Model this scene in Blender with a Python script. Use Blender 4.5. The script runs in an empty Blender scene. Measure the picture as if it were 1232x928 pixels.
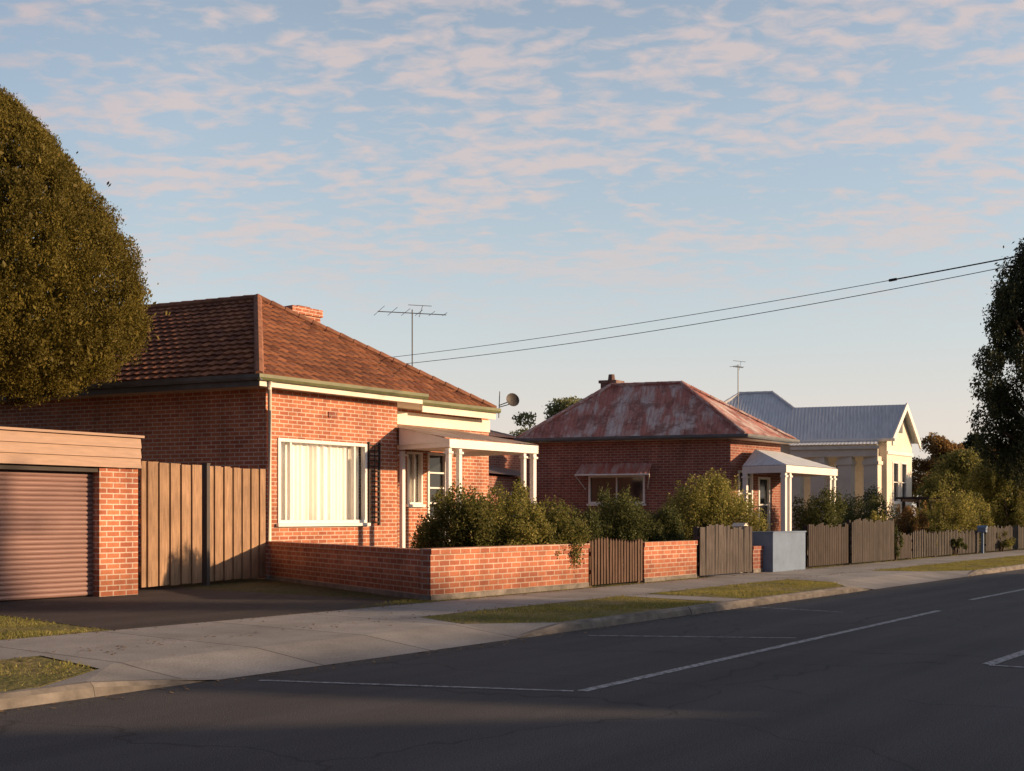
import bpy, bmesh, math, random
import numpy as np
from mathutils import Vector
R=math.radians
random.seed(3); rng=np.random.default_rng(5)
F=1400.;CX=616.;HY=620.;CH=1.35
ang=math.atan(1084/1400)
U=Vector((math.sin(ang),math.cos(ang),0)); V=Vector((-math.cos(ang),math.sin(ang),0)); N=-V
Z=Vector((0,0,1))
scn=bpy.context.scene; col=scn.collection
def G(px,py,z=0.):
    D=(CH-z)*F/(py-HY); return Vector(((px-CX)/F*D,D,z))
def T(px,t,z=0.):
    dx=(px-CX)/F; D=t/(dx*V.x+V.y); return Vector((dx*D,D,z))
def ST(s,t,z=0.):
    p=U*s+V*t; p.z=z; return p
def zat(py,D): return CH+(HY-py)*D/F
ORG={}
# ---------------------------------------------------------------- mesh builder
class MB:
    def __init__(s): s.v=[];s.f=[];s.uv=[]
    def face(s,pts,uv=None):
        b=len(s.v); s.v+= [Vector(p) for p in pts]; s.f.append(list(range(b,b+len(pts)))); s.uv.append(uv)
    def hexa(s,c):
        for q in ((0,3,2,1),(4,5,6,7),(0,1,5,4),(1,2,6,5),(2,3,7,6),(3,0,4,7)): s.face([c[i] for i in q])
    def box(s,o,d,n,a0,a1,o0,o1,z0,z1):
        o=Vector((o.x,o.y,0))
        q=[o+d*a0+n*o1,o+d*a1+n*o1,o+d*a1+n*o0,o+d*a0+n*o0]
        s.hexa([p+Z*z0 for p in q]+[p+Z*z1 for p in q])
    def prism(s,poly,z0,z1):
        lo=[Vector((p.x,p.y,z0)) for p in poly]; hi=[Vector((p.x,p.y,z1)) for p in poly]
        s.face(hi); s.face(lo[::-1])
        for i in range(len(poly)):
            j=(i+1)%len(poly); s.face([lo[i],lo[j],hi[j],hi[i]])
    def tube(s,pts,rad,n=8,cap=True):
        rings=[]
        for i,p in enumerate(pts):
            p=Vector(p); a=Vector(pts[max(i-1,0)]); b=Vector(pts[min(i+1,len(pts)-1)]); t=(b-a).normalized()
            x=t.cross(Z)
            if x.length<.05: x=t.cross(Vector((1,0,0)))
            x.normalize(); y=t.cross(x)
            r=rad[i] if isinstance(rad,(list,tuple)) else rad
            rings.append([p+x*(r*math.cos(6.28318*k/n))+y*(r*math.sin(6.28318*k/n)) for k in range(n)])
        for i in range(len(rings)-1):
            for k in range(n):
                s.face([rings[i][k],rings[i][(k+1)%n],rings[i+1][(k+1)%n],rings[i+1][k]])
        if cap: s.face(rings[0][::-1]); s.face(rings[-1])
    def build(s,name,mat,parent=None,smooth=False):
        if parent is not None: off=ORG[parent.name]
        else:
            xs=[p.x for p in s.v]; ys=[p.y for p in s.v]
            off=Vector(((min(xs)+max(xs))/2,(min(ys)+max(ys))/2,min(p.z for p in s.v)))
        me=bpy.data.meshes.new(name)
        me.from_pydata([tuple(p-off) for p in s.v],[],s.f)
        l=me.uv_layers.new(name='UVMap'); out=[]
        for f,uv in zip(s.f,s.uv):
            if uv is not None: 
                for q in uv: out+= [q[0],q[1]]
                continue
            P=[s.v[i] for i in f]; n=Vector((0,0,0))
            for i in range(len(P)):
                a=P[i];b=P[(i+1)%len(P)]
                n+=Vector(((a.y-b.y)*(a.z+b.z),(a.z-b.z)*(a.x+b.x),(a.x-b.x)*(a.y+b.y)))
            if n.length<1e-12: n=Vector((0,0,1))
            n.normalize()
            if abs(n.z)>.95: t=U;b_=V
            else:
                t=Z.cross(n).normalized(); b_=n.cross(t)
            for p in P: out+=[p.dot(t),p.dot(b_)]
        l.data.foreach_set('uv',out)
        me.materials.append(mat)
        o=bpy.data.objects.new(name,me); col.objects.link(o)
        if smooth:
            me.polygons.foreach_set('use_smooth',[True]*len(me.polygons))
        if parent is not None: o.parent=parent
        else: o.location=off
        ORG[o.name]=off
        return o
def thing(name,label,cat,loc,group=None):
    o=bpy.data.objects.new(name,None); col.objects.link(o); o.location=loc; o.empty_display_size=.2
    o['label']=label;o['category']=cat
    if group:o['group']=group
    ORG[o.name]=Vector(loc); return o
def tag(o,label,cat,group=None):
    o['label']=label;o['category']=cat
    if group:o['group']=group
    return o
# ---------------------------------------------------------------- materials
def nm(name,rough=.8,base=(.5,.5,.5),spec=.3):
    m=bpy.data.materials.new(name); m.use_nodes=True; nt=m.node_tree; b=nt.nodes['Principled BSDF']
    b.inputs['Base Color'].default_value=(*base,1); b.inputs['Roughness'].default_value=rough
    b.inputs['Specular IOR Level'].default_value=spec
    return m,nt,b
def nd(nt,t,**k):
    n=nt.nodes.new(t)
    for a,b in k.items(): setattr(n,a,b)
    return n
def noise(nt,vec,scale,detail=4,rough=.55,dist=0.):
    n=nd(nt,'ShaderNodeTexNoise'); n.inputs['Scale'].default_value=scale; n.inputs['Detail'].default_value=detail
    n.inputs['Roughness'].default_value=rough; n.inputs['Distortion'].default_value=dist
    if vec is not None: nt.links.new(vec,n.inputs['Vector'])
    return n.outputs['Fac']
def ramp(nt,fac,stops):
    r=nd(nt,'ShaderNodeValToRGB'); e=r.color_ramp.elements
    while len(e)<len(stops): e.new(.5)
    for i,(p,c) in enumerate(stops):
        e[i].position=p; e[i].color=(*c,1) if not isinstance(c,(int,float)) else (c,c,c,1)
    nt.links.new(fac,r.inputs['Fac']); return r.outputs['Color']
def mix(nt,fac,a,b,mode='MIX'):
    n=nd(nt,'ShaderNodeMix',data_type='RGBA',blend_type=mode)
    for v,i in ((fac,0),(a,6),(b,7)):
        if isinstance(v,(int,float)): n.inputs[i].default_value=v
        elif isinstance(v,tuple): n.inputs[i].default_value=(*v,1)
        else: nt.links.new(v,n.inputs[i])
    return n.outputs[2]
def bump(nt,b,h,strength=.4,dist=.02):
    n=nd(nt,'ShaderNodeBump'); n.inputs['Strength'].default_value=strength; n.inputs['Distance'].default_value=dist
    nt.links.new(h,n.inputs['Height']); nt.links.new(n.outputs['Normal'],b.inputs['Normal'])
def coord(nt,out='UV',scale=None):
    c=nd(nt,'ShaderNodeTexCoord').outputs[out]
    if scale:
        m=nd(nt,'ShaderNodeMapping'); m.inputs['Scale'].default_value=scale; nt.links.new(c,m.inputs['Vector']); c=m.outputs[0]
    return c
def brickmat(name,c1,c2,mo,w=.25,h=.09,dirt=.4):
    m,nt,b=nm(name,.9); uv=coord(nt)
    t=nd(nt,'ShaderNodeTexBrick'); nt.links.new(uv,t.inputs['Vector'])
    t.inputs['Color1'].default_value=(*c1,1);t.inputs['Color2'].default_value=(*c2,1);t.inputs['Mortar'].default_value=(*mo,1)
    t.inputs['Scale'].default_value=1;t.inputs['Mortar Size'].default_value=.0095;t.inputs['Mortar Smooth'].default_value=.0
    t.inputs['Brick Width'].default_value=w;t.inputs['Row Height'].default_value=h
    n=noise(nt,uv,1.1,6,.6); n2=noise(nt,uv,22,3)
    c=mix(nt,1.,t.outputs['Color'],ramp(nt,n,[(.3,.74),(.7,1.12)]),'MULTIPLY')
    c=mix(nt,dirt,c,ramp(nt,n2,[(.3,.7),(.7,1.2)]),'MULTIPLY')
    st=noise(nt,coord(nt,'UV',(3,.35,1)),1.3,5); c=mix(nt,1.,c,ramp(nt,st,[(.35,.82),(.6,1.05)]),'MULTIPLY')
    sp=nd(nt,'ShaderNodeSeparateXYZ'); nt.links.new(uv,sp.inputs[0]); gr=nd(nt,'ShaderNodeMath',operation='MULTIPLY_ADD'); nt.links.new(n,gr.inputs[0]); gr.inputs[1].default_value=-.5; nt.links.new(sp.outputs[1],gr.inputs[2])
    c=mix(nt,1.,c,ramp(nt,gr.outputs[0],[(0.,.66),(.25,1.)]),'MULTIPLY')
    nt.links.new(c,b.inputs['Base Color'])
    inv=nd(nt,'ShaderNodeMath',operation='SUBTRACT'); inv.inputs[0].default_value=1; nt.links.new(t.outputs['Fac'],inv.inputs[1])
    ad=nd(nt,'ShaderNodeMath',operation='MULTIPLY_ADD'); nt.links.new(n2,ad.inputs[0]); ad.inputs[1].default_value=.4; nt.links.new(inv.outputs[0],ad.inputs[2])
    bump(nt,b,ad.outputs[0],.25,.006); return m
def plain(name,c,rough=.6,var=.25,scale=3,spec=.3,streak=None,out='UV',bs=0.):
    m,nt,b=nm(name,rough,c,spec); v=coord(nt,out,streak)
    n=noise(nt,v,scale,6,.6)
    k=mix(nt,1.,c,ramp(nt,n,[(.25,1-var),(.75,1+var*.6)]),'MULTIPLY')
    if var>.2:
        n3=noise(nt,coord(nt,out),.9,5,.6); k=mix(nt,1.,k,ramp(nt,n3,[(.35,.72),(.65,1.12)]),'MULTIPLY')
    nt.links.new(k,b.inputs['Base Color'])
    if bs: bump(nt,b,n,bs,.02)
    return m
TU,TV=.26,.31
def tilemat(name,stops,pu,pv,lich=(.27,.20,.14)):
    m,nt,b=nm(name,.8,spec=.2); uv=coord(nt)
    d=nd(nt,'ShaderNodeVectorMath',operation='DIVIDE'); nt.links.new(uv,d.inputs[0]); d.inputs[1].default_value=(pu,pv,1)
    a=nd(nt,'ShaderNodeVectorMath',operation='FLOOR'); nt.links.new(d.outputs[0],a.inputs[0])
    w=nd(nt,'ShaderNodeTexWhiteNoise',noise_dimensions='3D'); nt.links.new(a.outputs[0],w.inputs['Vector'])
    c=ramp(nt,w.outputs['Value'],stops)
    n=noise(nt,uv,.7,6,.65); n2=noise(nt,uv,14,4)
    c=mix(nt,1.,c,ramp(nt,n,[(.3,.6),(.7,1.15)]),'MULTIPLY')
    c=mix(nt,ramp(nt,n2,[(.55,0.),(.75,.4)]),c,lich)
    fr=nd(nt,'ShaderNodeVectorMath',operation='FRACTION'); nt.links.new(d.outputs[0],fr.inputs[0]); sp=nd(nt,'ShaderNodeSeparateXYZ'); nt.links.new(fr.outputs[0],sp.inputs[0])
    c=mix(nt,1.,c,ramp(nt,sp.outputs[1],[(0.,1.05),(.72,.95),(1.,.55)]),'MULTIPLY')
    nt.links.new(c,b.inputs['Base Color']); bump(nt,b,n2,.25,.01); return m
def corrmat(name,ca,cb,cc,thr=(.42,.58),k=1.,st=2.6,pt=0.):
    m,nt,b=nm(name,.65,spec=.3); uv=coord(nt); us=coord(nt,'UV',(st,.45,1)); uf=coord(nt,'UV',(7,.6,1))
    n=noise(nt,us,1.2,7,.7,.2); n2=noise(nt,us if not pt else uv,.7+pt,8,.72,.3); n3=noise(nt,uf,3,4)
    c=mix(nt,ramp(nt,n,[(thr[0],0.),(thr[1],1.)]),ca,cb)
    c=mix(nt,ramp(nt,n2,[(.5,0.),(.58 if pt else .66,.85*k)]),c,cc)
    c=mix(nt,1.,c,ramp(nt,n3,[(.3,.78),(.7,1.12)]),'MULTIPLY')
    nt.links.new(c,b.inputs['Base Color']); return m
def leafmat(name,c1,c2,c3,trans=.35):
    m,nt,b=nm(name,.6,spec=.2)
    g=nd(nt,'ShaderNodeNewGeometry'); o=coord(nt,'Object')
    c=ramp(nt,g.outputs['Random Per Island'],[(0,c1),(.6,c2),(1,c3)])
    n=noise(nt,o,1.3,4)
    c=mix(nt,1.,c,ramp(nt,n,[(.3,.7),(.7,1.3)]),'MULTIPLY')
    nt.links.new(c,b.inputs['Base Color'])
    t=nd(nt,'ShaderNodeBsdfTranslucent'); nt.links.new(c,t.inputs['Color'])
    ms=nd(nt,'ShaderNodeMixShader'); ms.inputs[0].default_value=trans
    nt.links.new(b.outputs[0],ms.inputs[1]); nt.links.new(t.outputs[0],ms.inputs[2])
    nt.links.new(ms.outputs[0],nt.nodes['Material Output'].inputs['Surface']); return m
M={}
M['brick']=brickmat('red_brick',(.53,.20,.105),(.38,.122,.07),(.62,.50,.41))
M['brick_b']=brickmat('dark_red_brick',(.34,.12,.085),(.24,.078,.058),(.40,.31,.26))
M['brick_f']=brickmat('fence_brick',(.53,.195,.105),(.36,.118,.07),(.56,.43,.35))
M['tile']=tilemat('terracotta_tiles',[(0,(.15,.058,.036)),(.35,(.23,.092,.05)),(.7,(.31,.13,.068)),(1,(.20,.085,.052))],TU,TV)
M['cap']=plain('ridge_tile',(.27,.12,.07),.8,.5,5)
M['rust']=corrmat('rusty_red_iron',(.42,.17,.135),(.55,.47,.44),(.21,.085,.068),k=.85,st=1.5,thr=(.44,.58),pt=.9)
M['rustred']=corrmat('rusty_awning_iron',(.40,.13,.09),(.52,.38,.33),(.26,.08,.055),k=.8,st=2.,thr=(.46,.62))
M['rustlite']=corrmat('weathered_iron',(.30,.20,.15),(.42,.34,.28),(.2,.11,.08))
M['rustdark']=corrmat('dark_rusty_iron',(.14,.065,.05),(.20,.14,.12),(.08,.04,.035))
M['zinc']=corrmat('pale_iron',(.58,.62,.66),(.64,.67,.70),(.54,.58,.62),k=.6)
M['white']=plain('white_paint',(.80,.78,.75),.5,.12,2)
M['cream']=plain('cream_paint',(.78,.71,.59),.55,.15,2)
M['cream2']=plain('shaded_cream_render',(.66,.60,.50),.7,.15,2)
M['green']=plain('green_gutter',(.14,.15,.07),.5,.3,3)
M['grey']=plain('grey_gutter',(.14,.15,.16),.5,.3,3)
M['dark']=plain('dark_timber',(.05,.04,.035),.7,.3,6)
M['weather']=plain('tan_weatherboard',(.37,.24,.17),.6,.2,3,streak=(1,8,1))
M['roller']=plain('brown_roller_door',(.26,.155,.135),.5,.18,2)
M['gatewood']=plain('tan_gate_timber',(.34,.21,.125),.75,.45,2.5,streak=(9,.8,1),bs=.3)
M['steel']=plain('dark_post_paint',(.075,.066,.06),.6,.2,4,spec=.3)
M['paling']=plain('grey_brown_palings',(.055,.042,.036),.85,.55,3,streak=(9,.8,1),bs=.3)
M['picketb']=plain('brown_pickets',(.12,.072,.05),.85,.5,3,streak=(9,.8,1),bs=.3)
M['palingg']=plain('weathered_grey_timber',(.10,.085,.078),.85,.65,3,streak=(9,.8,1),bs=.3)
M['palingd']=plain('weathered_brown_timber',(.055,.045,.04),.85,.6,3,streak=(9,.8,1),bs=.3)
M['picketw']=plain('pale_pickets',(.10,.087,.078),.8,.55,3,streak=(9,.8,1))
M['arbour']=plain('arbour_timber',(.07,.045,.032),.8,.4,3,streak=(6,.8,1))
M['blue']=plain('pale_blue_render',(.15,.21,.31),.75,.2,2.5)
M['curtain']=plain('sheer_curtain',(.86,.84,.80),.9,.06,3)
M['wire']=nm('black_cable',.6,(.02,.02,.02))[0]
M['metal']=nm('antenna_metal',.45,(.09,.09,.09),.5)[0]
M['dish']=nm('dish_grey',.6,(.08,.07,.065))[0]
M['darkglass']=nm('dark_glass',.06,(.025,.03,.035),.6)[0]  # near-black opaque panes stand in for the darkness of the rooms behind
M['concrete_trim']=plain('concrete_kerb',(.20,.18,.16),.9,.6,4,bs=.5)
M['trunk']=plain('bark',(.10,.07,.05),.9,.5,6,out='Object',streak=(4,4,.7),bs=.6)
m=bpy.data.materials.new('window_glass'); m.use_nodes=True; nt=m.node_tree; nt.nodes.remove(nt.nodes['Principled BSDF'])
tr=nd(nt,'ShaderNodeBsdfTransparent'); gl=nd(nt,'ShaderNodeBsdfGlossy'); gl.inputs['Roughness'].default_value=.03
fr=nd(nt,'ShaderNodeFresnel'); ms=nd(nt,'ShaderNodeMixShader'); nt.links.new(fr.outputs[0],ms.inputs[0]); nt.links.new(tr.outputs[0],ms.inputs[1]); nt.links.new(gl.outputs[0],ms.inputs[2])
nt.links.new(ms.outputs[0],nt.nodes['Material Output'].inputs['Surface']); M['glass']=m
def asphalt(name,base,patch):
    m,nt,b=nm(name,.8,spec=.25); o=coord(nt,'UV')
    n1=noise(nt,o,90,3,.7); n2=noise(nt,o,.35,5,.6); n3=noise(nt,coord(nt,'UV',(.12,1.2,1)),1.1,4)
    c=mix(nt,ramp(nt,n2,[(.35,0.),(.65,1.)]),base,patch)
    c=mix(nt,1.,c,ramp(nt,n1,[(.3,.4),(.55,1.),(.72,2.3)]),'MULTIPLY')
    c=mix(nt,1.,c,ramp(nt,n3,[(.35,.78),(.65,1.15)]),'MULTIPLY')
    v=nd(nt,'ShaderNodeTexVoronoi',feature='DISTANCE_TO_EDGE'); v.inputs['Scale'].default_value=.33
    wv=nd(nt,'ShaderNodeVectorMath',operation='MULTIPLY_ADD'); 
    nn=nd(nt,'ShaderNodeTexNoise'); nn.inputs['Scale'].default_value=1.5; nt.links.new(o,nn.inputs['Vector'])
    nt.links.new(nn.outputs['Color'],wv.inputs[0]); wv.inputs[1].default_value=(.9,.9,0); nt.links.new(o,wv.inputs[2]); nt.links.new(wv.outputs[0],v.inputs['Vector'])
    crack=ramp(nt,v.outputs['Distance'],[(0,.5),(.006,1.)])
    c=mix(nt,1.,c,crack,'MULTIPLY')
    nt.links.new(c,b.inputs['Base Color']); bump(nt,b,n1,.9,.014); return m
M['asphalt']=asphalt('road_asphalt',(.060,.058,.064),(.073,.070,.075))
M['drive']=asphalt('driveway_asphalt',(.040,.035,.036),(.060,.052,.051))
def concrete():
    m,nt,b=nm('footpath_concrete',.88); uv=coord(nt)
    t=nd(nt,'ShaderNodeTexBrick',offset=0.); nt.links.new(uv,t.inputs['Vector'])
    t.inputs['Color1'].default_value=(.26,.25,.24,1);t.inputs['Color2'].default_value=(.32,.305,.29,1);t.inputs['Mortar'].default_value=(.10,.09,.085,1)
    t.inputs['Scale'].default_value=1;t.inputs['Mortar Size'].default_value=.012;t.inputs['Brick Width'].default_value=1.55;t.inputs['Row Height'].default_value=20
    n=noise(nt,uv,.8,7,.65); n2=noise(nt,uv,40,3)
    c=mix(nt,1.,t.outputs['Color'],ramp(nt,n,[(.3,.62),(.7,1.12)]),'MULTIPLY'); c=mix(nt,.5,c,ramp(nt,n2,[(.3,.6),(.7,1.3)]),'MULTIPLY')
    nt.links.new(c,b.inputs['Base Color']); bump(nt,b,n2,.4,.008); return m
M['concrete']=concrete()
def groundmat(name,a,b_,c_):
    m,nt,b=nm(name,.95,spec=.1); o=coord(nt,'Object'); n=noise(nt,o,.9,8,.7); n2=noise(nt,o,9,5)
    c=mix(nt,ramp(nt,n,[(.4,0.),(.6,1.)]),a,b_); c=mix(nt,ramp(nt,n2,[(.45,0.),(.62,.8)]),c,c_)
    nt.links.new(c,b.inputs['Base Color']); bump(nt,b,n2,1.,.05); return m
M['yard']=groundmat('yard_soil_and_grass',(.07,.075,.03),(.12,.095,.055),(.05,.055,.02))
M['turf']=groundmat('verge_turf',(.13,.13,.04),(.24,.185,.09),(.12,.11,.04))
M['blade']=leafmat('grass_blades',(.16,.18,.04),(.26,.24,.06),(.42,.34,.13),.4)
M['litter']=leafmat('dry_leaf_litter',(.09,.05,.025),(.16,.09,.04),(.26,.17,.08),.1)
M['cyp']=leafmat('conifer_foliage',(.105,.088,.016),(.14,.112,.02),(.18,.135,.025),.35)
M['shr']=leafmat('shrub_leaves',(.10,.11,.028),(.16,.16,.042),(.28,.24,.08),.5)
M['shr2']=leafmat('dark_shrub_leaves',(.06,.075,.027),(.10,.115,.036),(.17,.17,.055),.42)
M['shr3']=leafmat('yellow_flowering_leaves',(.15,.155,.035),(.23,.22,.05),(.55,.46,.17),.5)
M['brownleaf']=leafmat('autumn_leaves',(.14,.08,.03),(.24,.14,.05),(.34,.22,.08),.45)
M['gum']=leafmat('gum_leaves',(.03,.04,.02),(.05,.06,.026),(.09,.09,.035),.3)
M['far']=leafmat('far_leaves',(.18,.20,.10),(.24,.25,.12),(.32,.31,.15),.5)
# ---------------------------------------------------------------- relief roof slopes
def slope(mb,poly,kind):
    poly=[Vector(p) for p in poly]
    n=(poly[1]-poly[0]).cross(poly[2]-poly[0]).normalized()
    if n.z<0: poly=poly[::-1]; n=-n
    t=Z.cross(n).normalized(); b=n.cross(t)
    A=[p.dot(t) for p in poly]; B=[p.dot(b) for p in poly]; h0=poly[0].dot(n)
    bm=bmesh.new(); uvl=bm.loops.layers.uv.new('u')
    def P(a_,b_,h): return t*a_+b*b_+n*(h0+h)
    if kind=='tile':
        pu,pv=TU,TV; prof=[(0,.0),(.15,.016),(.32,.020),(.5,.014),(.64,.0),(.8,-.004)]
        rows=range(math.floor(min(B)/pv),math.ceil(max(B)/pv)); st=.044
    else:
        pu,pv=.15,40.; prof=[(0,0),(.25,.006),(.5,.010),(.75,.006)]; rows=range(math.floor(min(B)/pv),math.ceil(max(B)/pv)); st=0.
    cols=[]
    for i in range(math.floor(min(A)/pu),math.ceil(max(A)/pu)+1):
        for x,h in prof: cols.append(((i+x)*pu,h))
    def q(vs,uvs):
        f=bm.faces.new([bm.verts.new(v) for v in vs])
        for l,u in zip(f.loops,uvs): l[uvl].uv=u
    for r in rows:
        b0,b1=r*pv,(r+1)*pv; um=.002
        jj={}
        for k in range(len(cols)-1):
            (a0,ha),(a1,hb)=cols[k],cols[k+1]
            ti=k//len(prof)
            if ti not in jj: jj[ti]=random.uniform(-.003,.004) if st else 0.
            s=st+jj[ti] if st else 0.
            q([P(a0,b0,s+ha),P(a1,b0,s+hb),P(a1,b1,hb),P(a0,b1,ha)],[(a0+um,b0+um),(a1-um,b0+um),(a1-um,b1-um),(a0+um,b1-um)])
            if st: q([P(a0,b0,ha-.01),P(a1,b0,hb-.01),P(a1,b0,s+hb),P(a0,b0,s+ha)],[(a0,b0+um),(a1,b0+um),(a1,b0+um),(a0,b0+um)])
    L=len(poly)
    for i in range(L):
        e=(poly[(i+1)%L]-poly[i]); 
        if e.length<1e-4: continue
        bmesh.ops.bisect_plane(bm,geom=bm.verts[:]+bm.edges[:]+bm.faces[:],plane_co=poly[i],plane_no=e.cross(n).normalized(),clear_outer=True)
    for f in bm.faces: mb.face([l.vert.co.copy() for l in f.loops],[tuple(l[uvl].uv) for l in f.loops])
    bm.free()
def caps(mb,a,b,r=.12):
    a=Vector(a);b=Vector(b);L=(b-a).length;k=max(2,int(L/.38)); up=Vector((0,0,.03))
    for i in range(k):
        p=a.lerp(b,i/k)+up;q=a.lerp(b,(i+1.08)/k)+up
        mb.tube([p,q],[r*.92,r*1.08],8)
# ---------------------------------------------------------------- walls and windows
def wall(mb,p0,p1,z0,z1,ops=(),depth=.14):
    p0=Vector((p0.x,p0.y,0));p1=Vector((p1.x,p1.y,0));d=(p1-p0);L=d.length;d.normalize();n=Vector((d.y,-d.x,0))
    xs=sorted({0,L,*[o[0] for o in ops],*[o[1] for o in ops]}); zs=sorted({z0,z1,*[o[2] for o in ops],*[o[3] for o in ops]})
    for i in range(len(xs)-1):
        for j in range(len(zs)-1):
            cx=(xs[i]+xs[i+1])/2;cz=(zs[j]+zs[j+1])/2
            if any(o[0]<cx<o[1] and o[2]<cz<o[3] for o in ops): continue
            mb.face([p0+d*xs[i]+Z*zs[j],p0+d*xs[i+1]+Z*zs[j],p0+d*xs[i+1]+Z*zs[j+1],p0+d*xs[i]+Z*zs[j+1]])
    for a,b,zb,zt in ops:
        c=[(a,zb),(b,zb),(b,zt),(a,zt)]
        for i in range(4):
            (x0,y0),(x1,y1)=c[i],c[(i+1)%4]
            q=[p0+d*x0+Z*y0,p0+d*x1+Z*y1]; mb.face([q[0],q[1],q[1]-n*depth,q[0]-n*depth])
    return p0,d,n
def window(par,fr,a0,a1,zb,zt,mull=(),trans=(),mat='white',pane='dark',w=.06,sill=True,name='window'):
    p0,d,n=fr; mb=MB(); g=.002
    a0+=g;a1-=g;zb+=g;zt-=g
    mb.box(p0,d,n,a0,a0+w,-.11,.025,zb,zt); mb.box(p0,d,n,a1-w,a1,-.11,.025,zb,zt)
    mb.box(p0,d,n,a0+w,a1-w,-.11,.025,zt-w,zt); mb.box(p0,d,n,a0+w,a1-w,-.11,.025,zb,zb+w)
    for f in mull:
        x=a0+(a1-a0)*f; mb.box(p0,d,n,x-w*.35,x+w*.35,-.10,.0,zb+w,zt-w)
    for f in trans:
        z=zb+(zt-zb)*f; mb.box(p0,d,n,a0+w,a1-w,-.095,-.004,z-w*.3,z+w*.3)
    o=mb.build(name,M[mat],par)
    q=MB(); q.face([p0+d*(a0+w)-n*.07+Z*(zb+w),p0+d*(a1-w)-n*.07+Z*(zb+w),p0+d*(a1-w)-n*.07+Z*(zt-w),p0+d*(a0+w)-n*.07+Z*(zt-w)])
    q.build('pane',M['darkglass'] if pane=='dark' else M['glass'],o)
    if sill:
        s=MB(); s.box(p0,d,n,a0-.05,a1+.05,.003,.09,zb-.07,zb-.003); s.build('sill',M[mat],o)
    return o
def curtain(par,fr,a0,a1,zb,zt,off=-.2,folds=.16,mat='curtain',amp=.035):
    p0,d,n=fr; mb=MB(); k=int((a1-a0)/.02)
    pr=None
    for i in range(k+1):
        x=a0+(a1-a0)*i/k; o=off+amp*math.sin(6.283*x/folds+1.7*math.sin(x*4.1)+math.sin(x*9))*(.7+.3*math.sin(x*5))+.01*math.sin(x*57)
        pt=(p0+d*x+n*o)
        if pr is not None: mb.face([pr+Z*zb,pt+Z*zb,pt+Z*zt,pr+Z*zt])
        pr=pt
    return mb.build('curtain',M[mat],par,True)
# ---------------------------------------------------------------- foliage
def leafmesh(name,mat,parent,clumps,n,size,up=0.,elong=2.,shell=.55,org=None):
    c=np.array([list(q[0]) for q in clumps]); r=np.array([list(q[1]) for q in clumps])
    w=(r[:,0]*r[:,1]*r[:,2])**(2/3); w/=w.sum()
    k=rng.choice(len(clumps),n,p=w)
    d=rng.normal(size=(n,3)); d/=np.linalg.norm(d,axis=1)[:,None]
    rr=shell+(1-shell)*rng.random(n)**.6
    rr*=1+.14*rng.normal(size=n)
    p=c[k]+d*r[k]*rr[:,None]
    ax=rng.normal(size=(n,3))+d*.6; ax/=np.linalg.norm(ax,axis=1)[:,None]; ax[:,2]+=up; ax/=np.linalg.norm(ax,axis=1)[:,None]
    h=rng.normal(size=(n,3)); bx=np.cross(ax,h); bx/=np.linalg.norm(bx,axis=1)[:,None]
    s=size*(.6+.8*rng.random(n))[:,None]
    vs=np.stack([p-ax*s*.5,p+bx*s/elong*.5,p+ax*s*.5,p-bx*s/elong*.5],1).reshape(-1,3)
    vs[:,2]=np.maximum(vs[:,2],.01)
    off=ORG[parent.name] if parent is not None else Vector(org)
    vs-=np.array(list(off))
    me=bpy.data.meshes.new(name); me.vertices.add(4*n); me.vertices.foreach_set('co',vs.ravel())
    me.loops.add(4*n); me.loops.foreach_set('vertex_index',np.arange(4*n)); me.polygons.add(n)
    me.polygons.foreach_set('loop_start',np.arange(n)*4); me.polygons.foreach_set('loop_total',np.full(n,4)); me.update(calc_edges=True)
    me.materials.append(M[mat]); o=bpy.data.objects.new(name,me); col.objects.link(o)
    if parent is not None: o.parent=parent
    else: o.location=off
    ORG[o.name]=Vector(off); return o
def shrub(name,label,cat,base,rx,ztop,n=2600,size=.07,mat='shr',zb=.1,ncl=26,ry=None,group=None,up=.2,spiky=0.,lean=None):
    ry=ry or rx; t=thing(name,label,cat,base,group)
    st=MB(); H=ztop-base.z
    for i in range(5):
        a=i*1.256+.4; tip=base+Vector((math.cos(a)*rx*.5,math.sin(a)*ry*.5,H*.6)); mid=base.lerp(tip,.5)+Vector((0,0,.08*H))
        st.tube([base+Vector((math.cos(a)*.04,math.sin(a)*.04,-.02)),mid,tip],[.03*H,.018*H,.008],6)
    st.build('stem',M['trunk'],t)
    cl=[]
    for i in range(ncl):
        a=random.random()*6.283; q=math.sqrt(random.random())*.9; h=random.random()**.8
        hh=zb+(H-zb)*(.12+.76*h*math.sqrt(max(.08,1-q*q*.95)))
        cr=(.14+.15*random.random())
        cl.append(((base.x+math.cos(a)*q*rx,base.y+math.sin(a)*q*ry,base.z+hh),(cr*rx,cr*ry,cr*H*.7)))
    if lean:
        dv,zz0,zz1=lean
        for i in range(16):
            f=random.uniform(-1,1); c=base+dv*random.uniform(.6,1.05)+U*f*rx*.95
            cl.append(((c.x,c.y,random.uniform(zz0,zz1)),(.16,.16,.13)))
    for i in range(int(spiky)):
        a=random.random()*6.283; q=math.sqrt(random.random())*.85
        cl.append(((base.x+math.cos(a)*q*rx,base.y+math.sin(a)*q*ry,base.z+H*(.80+.17*random.random())*math.sqrt(1-.45*q*q)),(.08*rx,.08*ry,.11*H)))
    leafmesh('foliage',mat,t,cl,n,size,up,1.8,.3)
    return t
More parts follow.
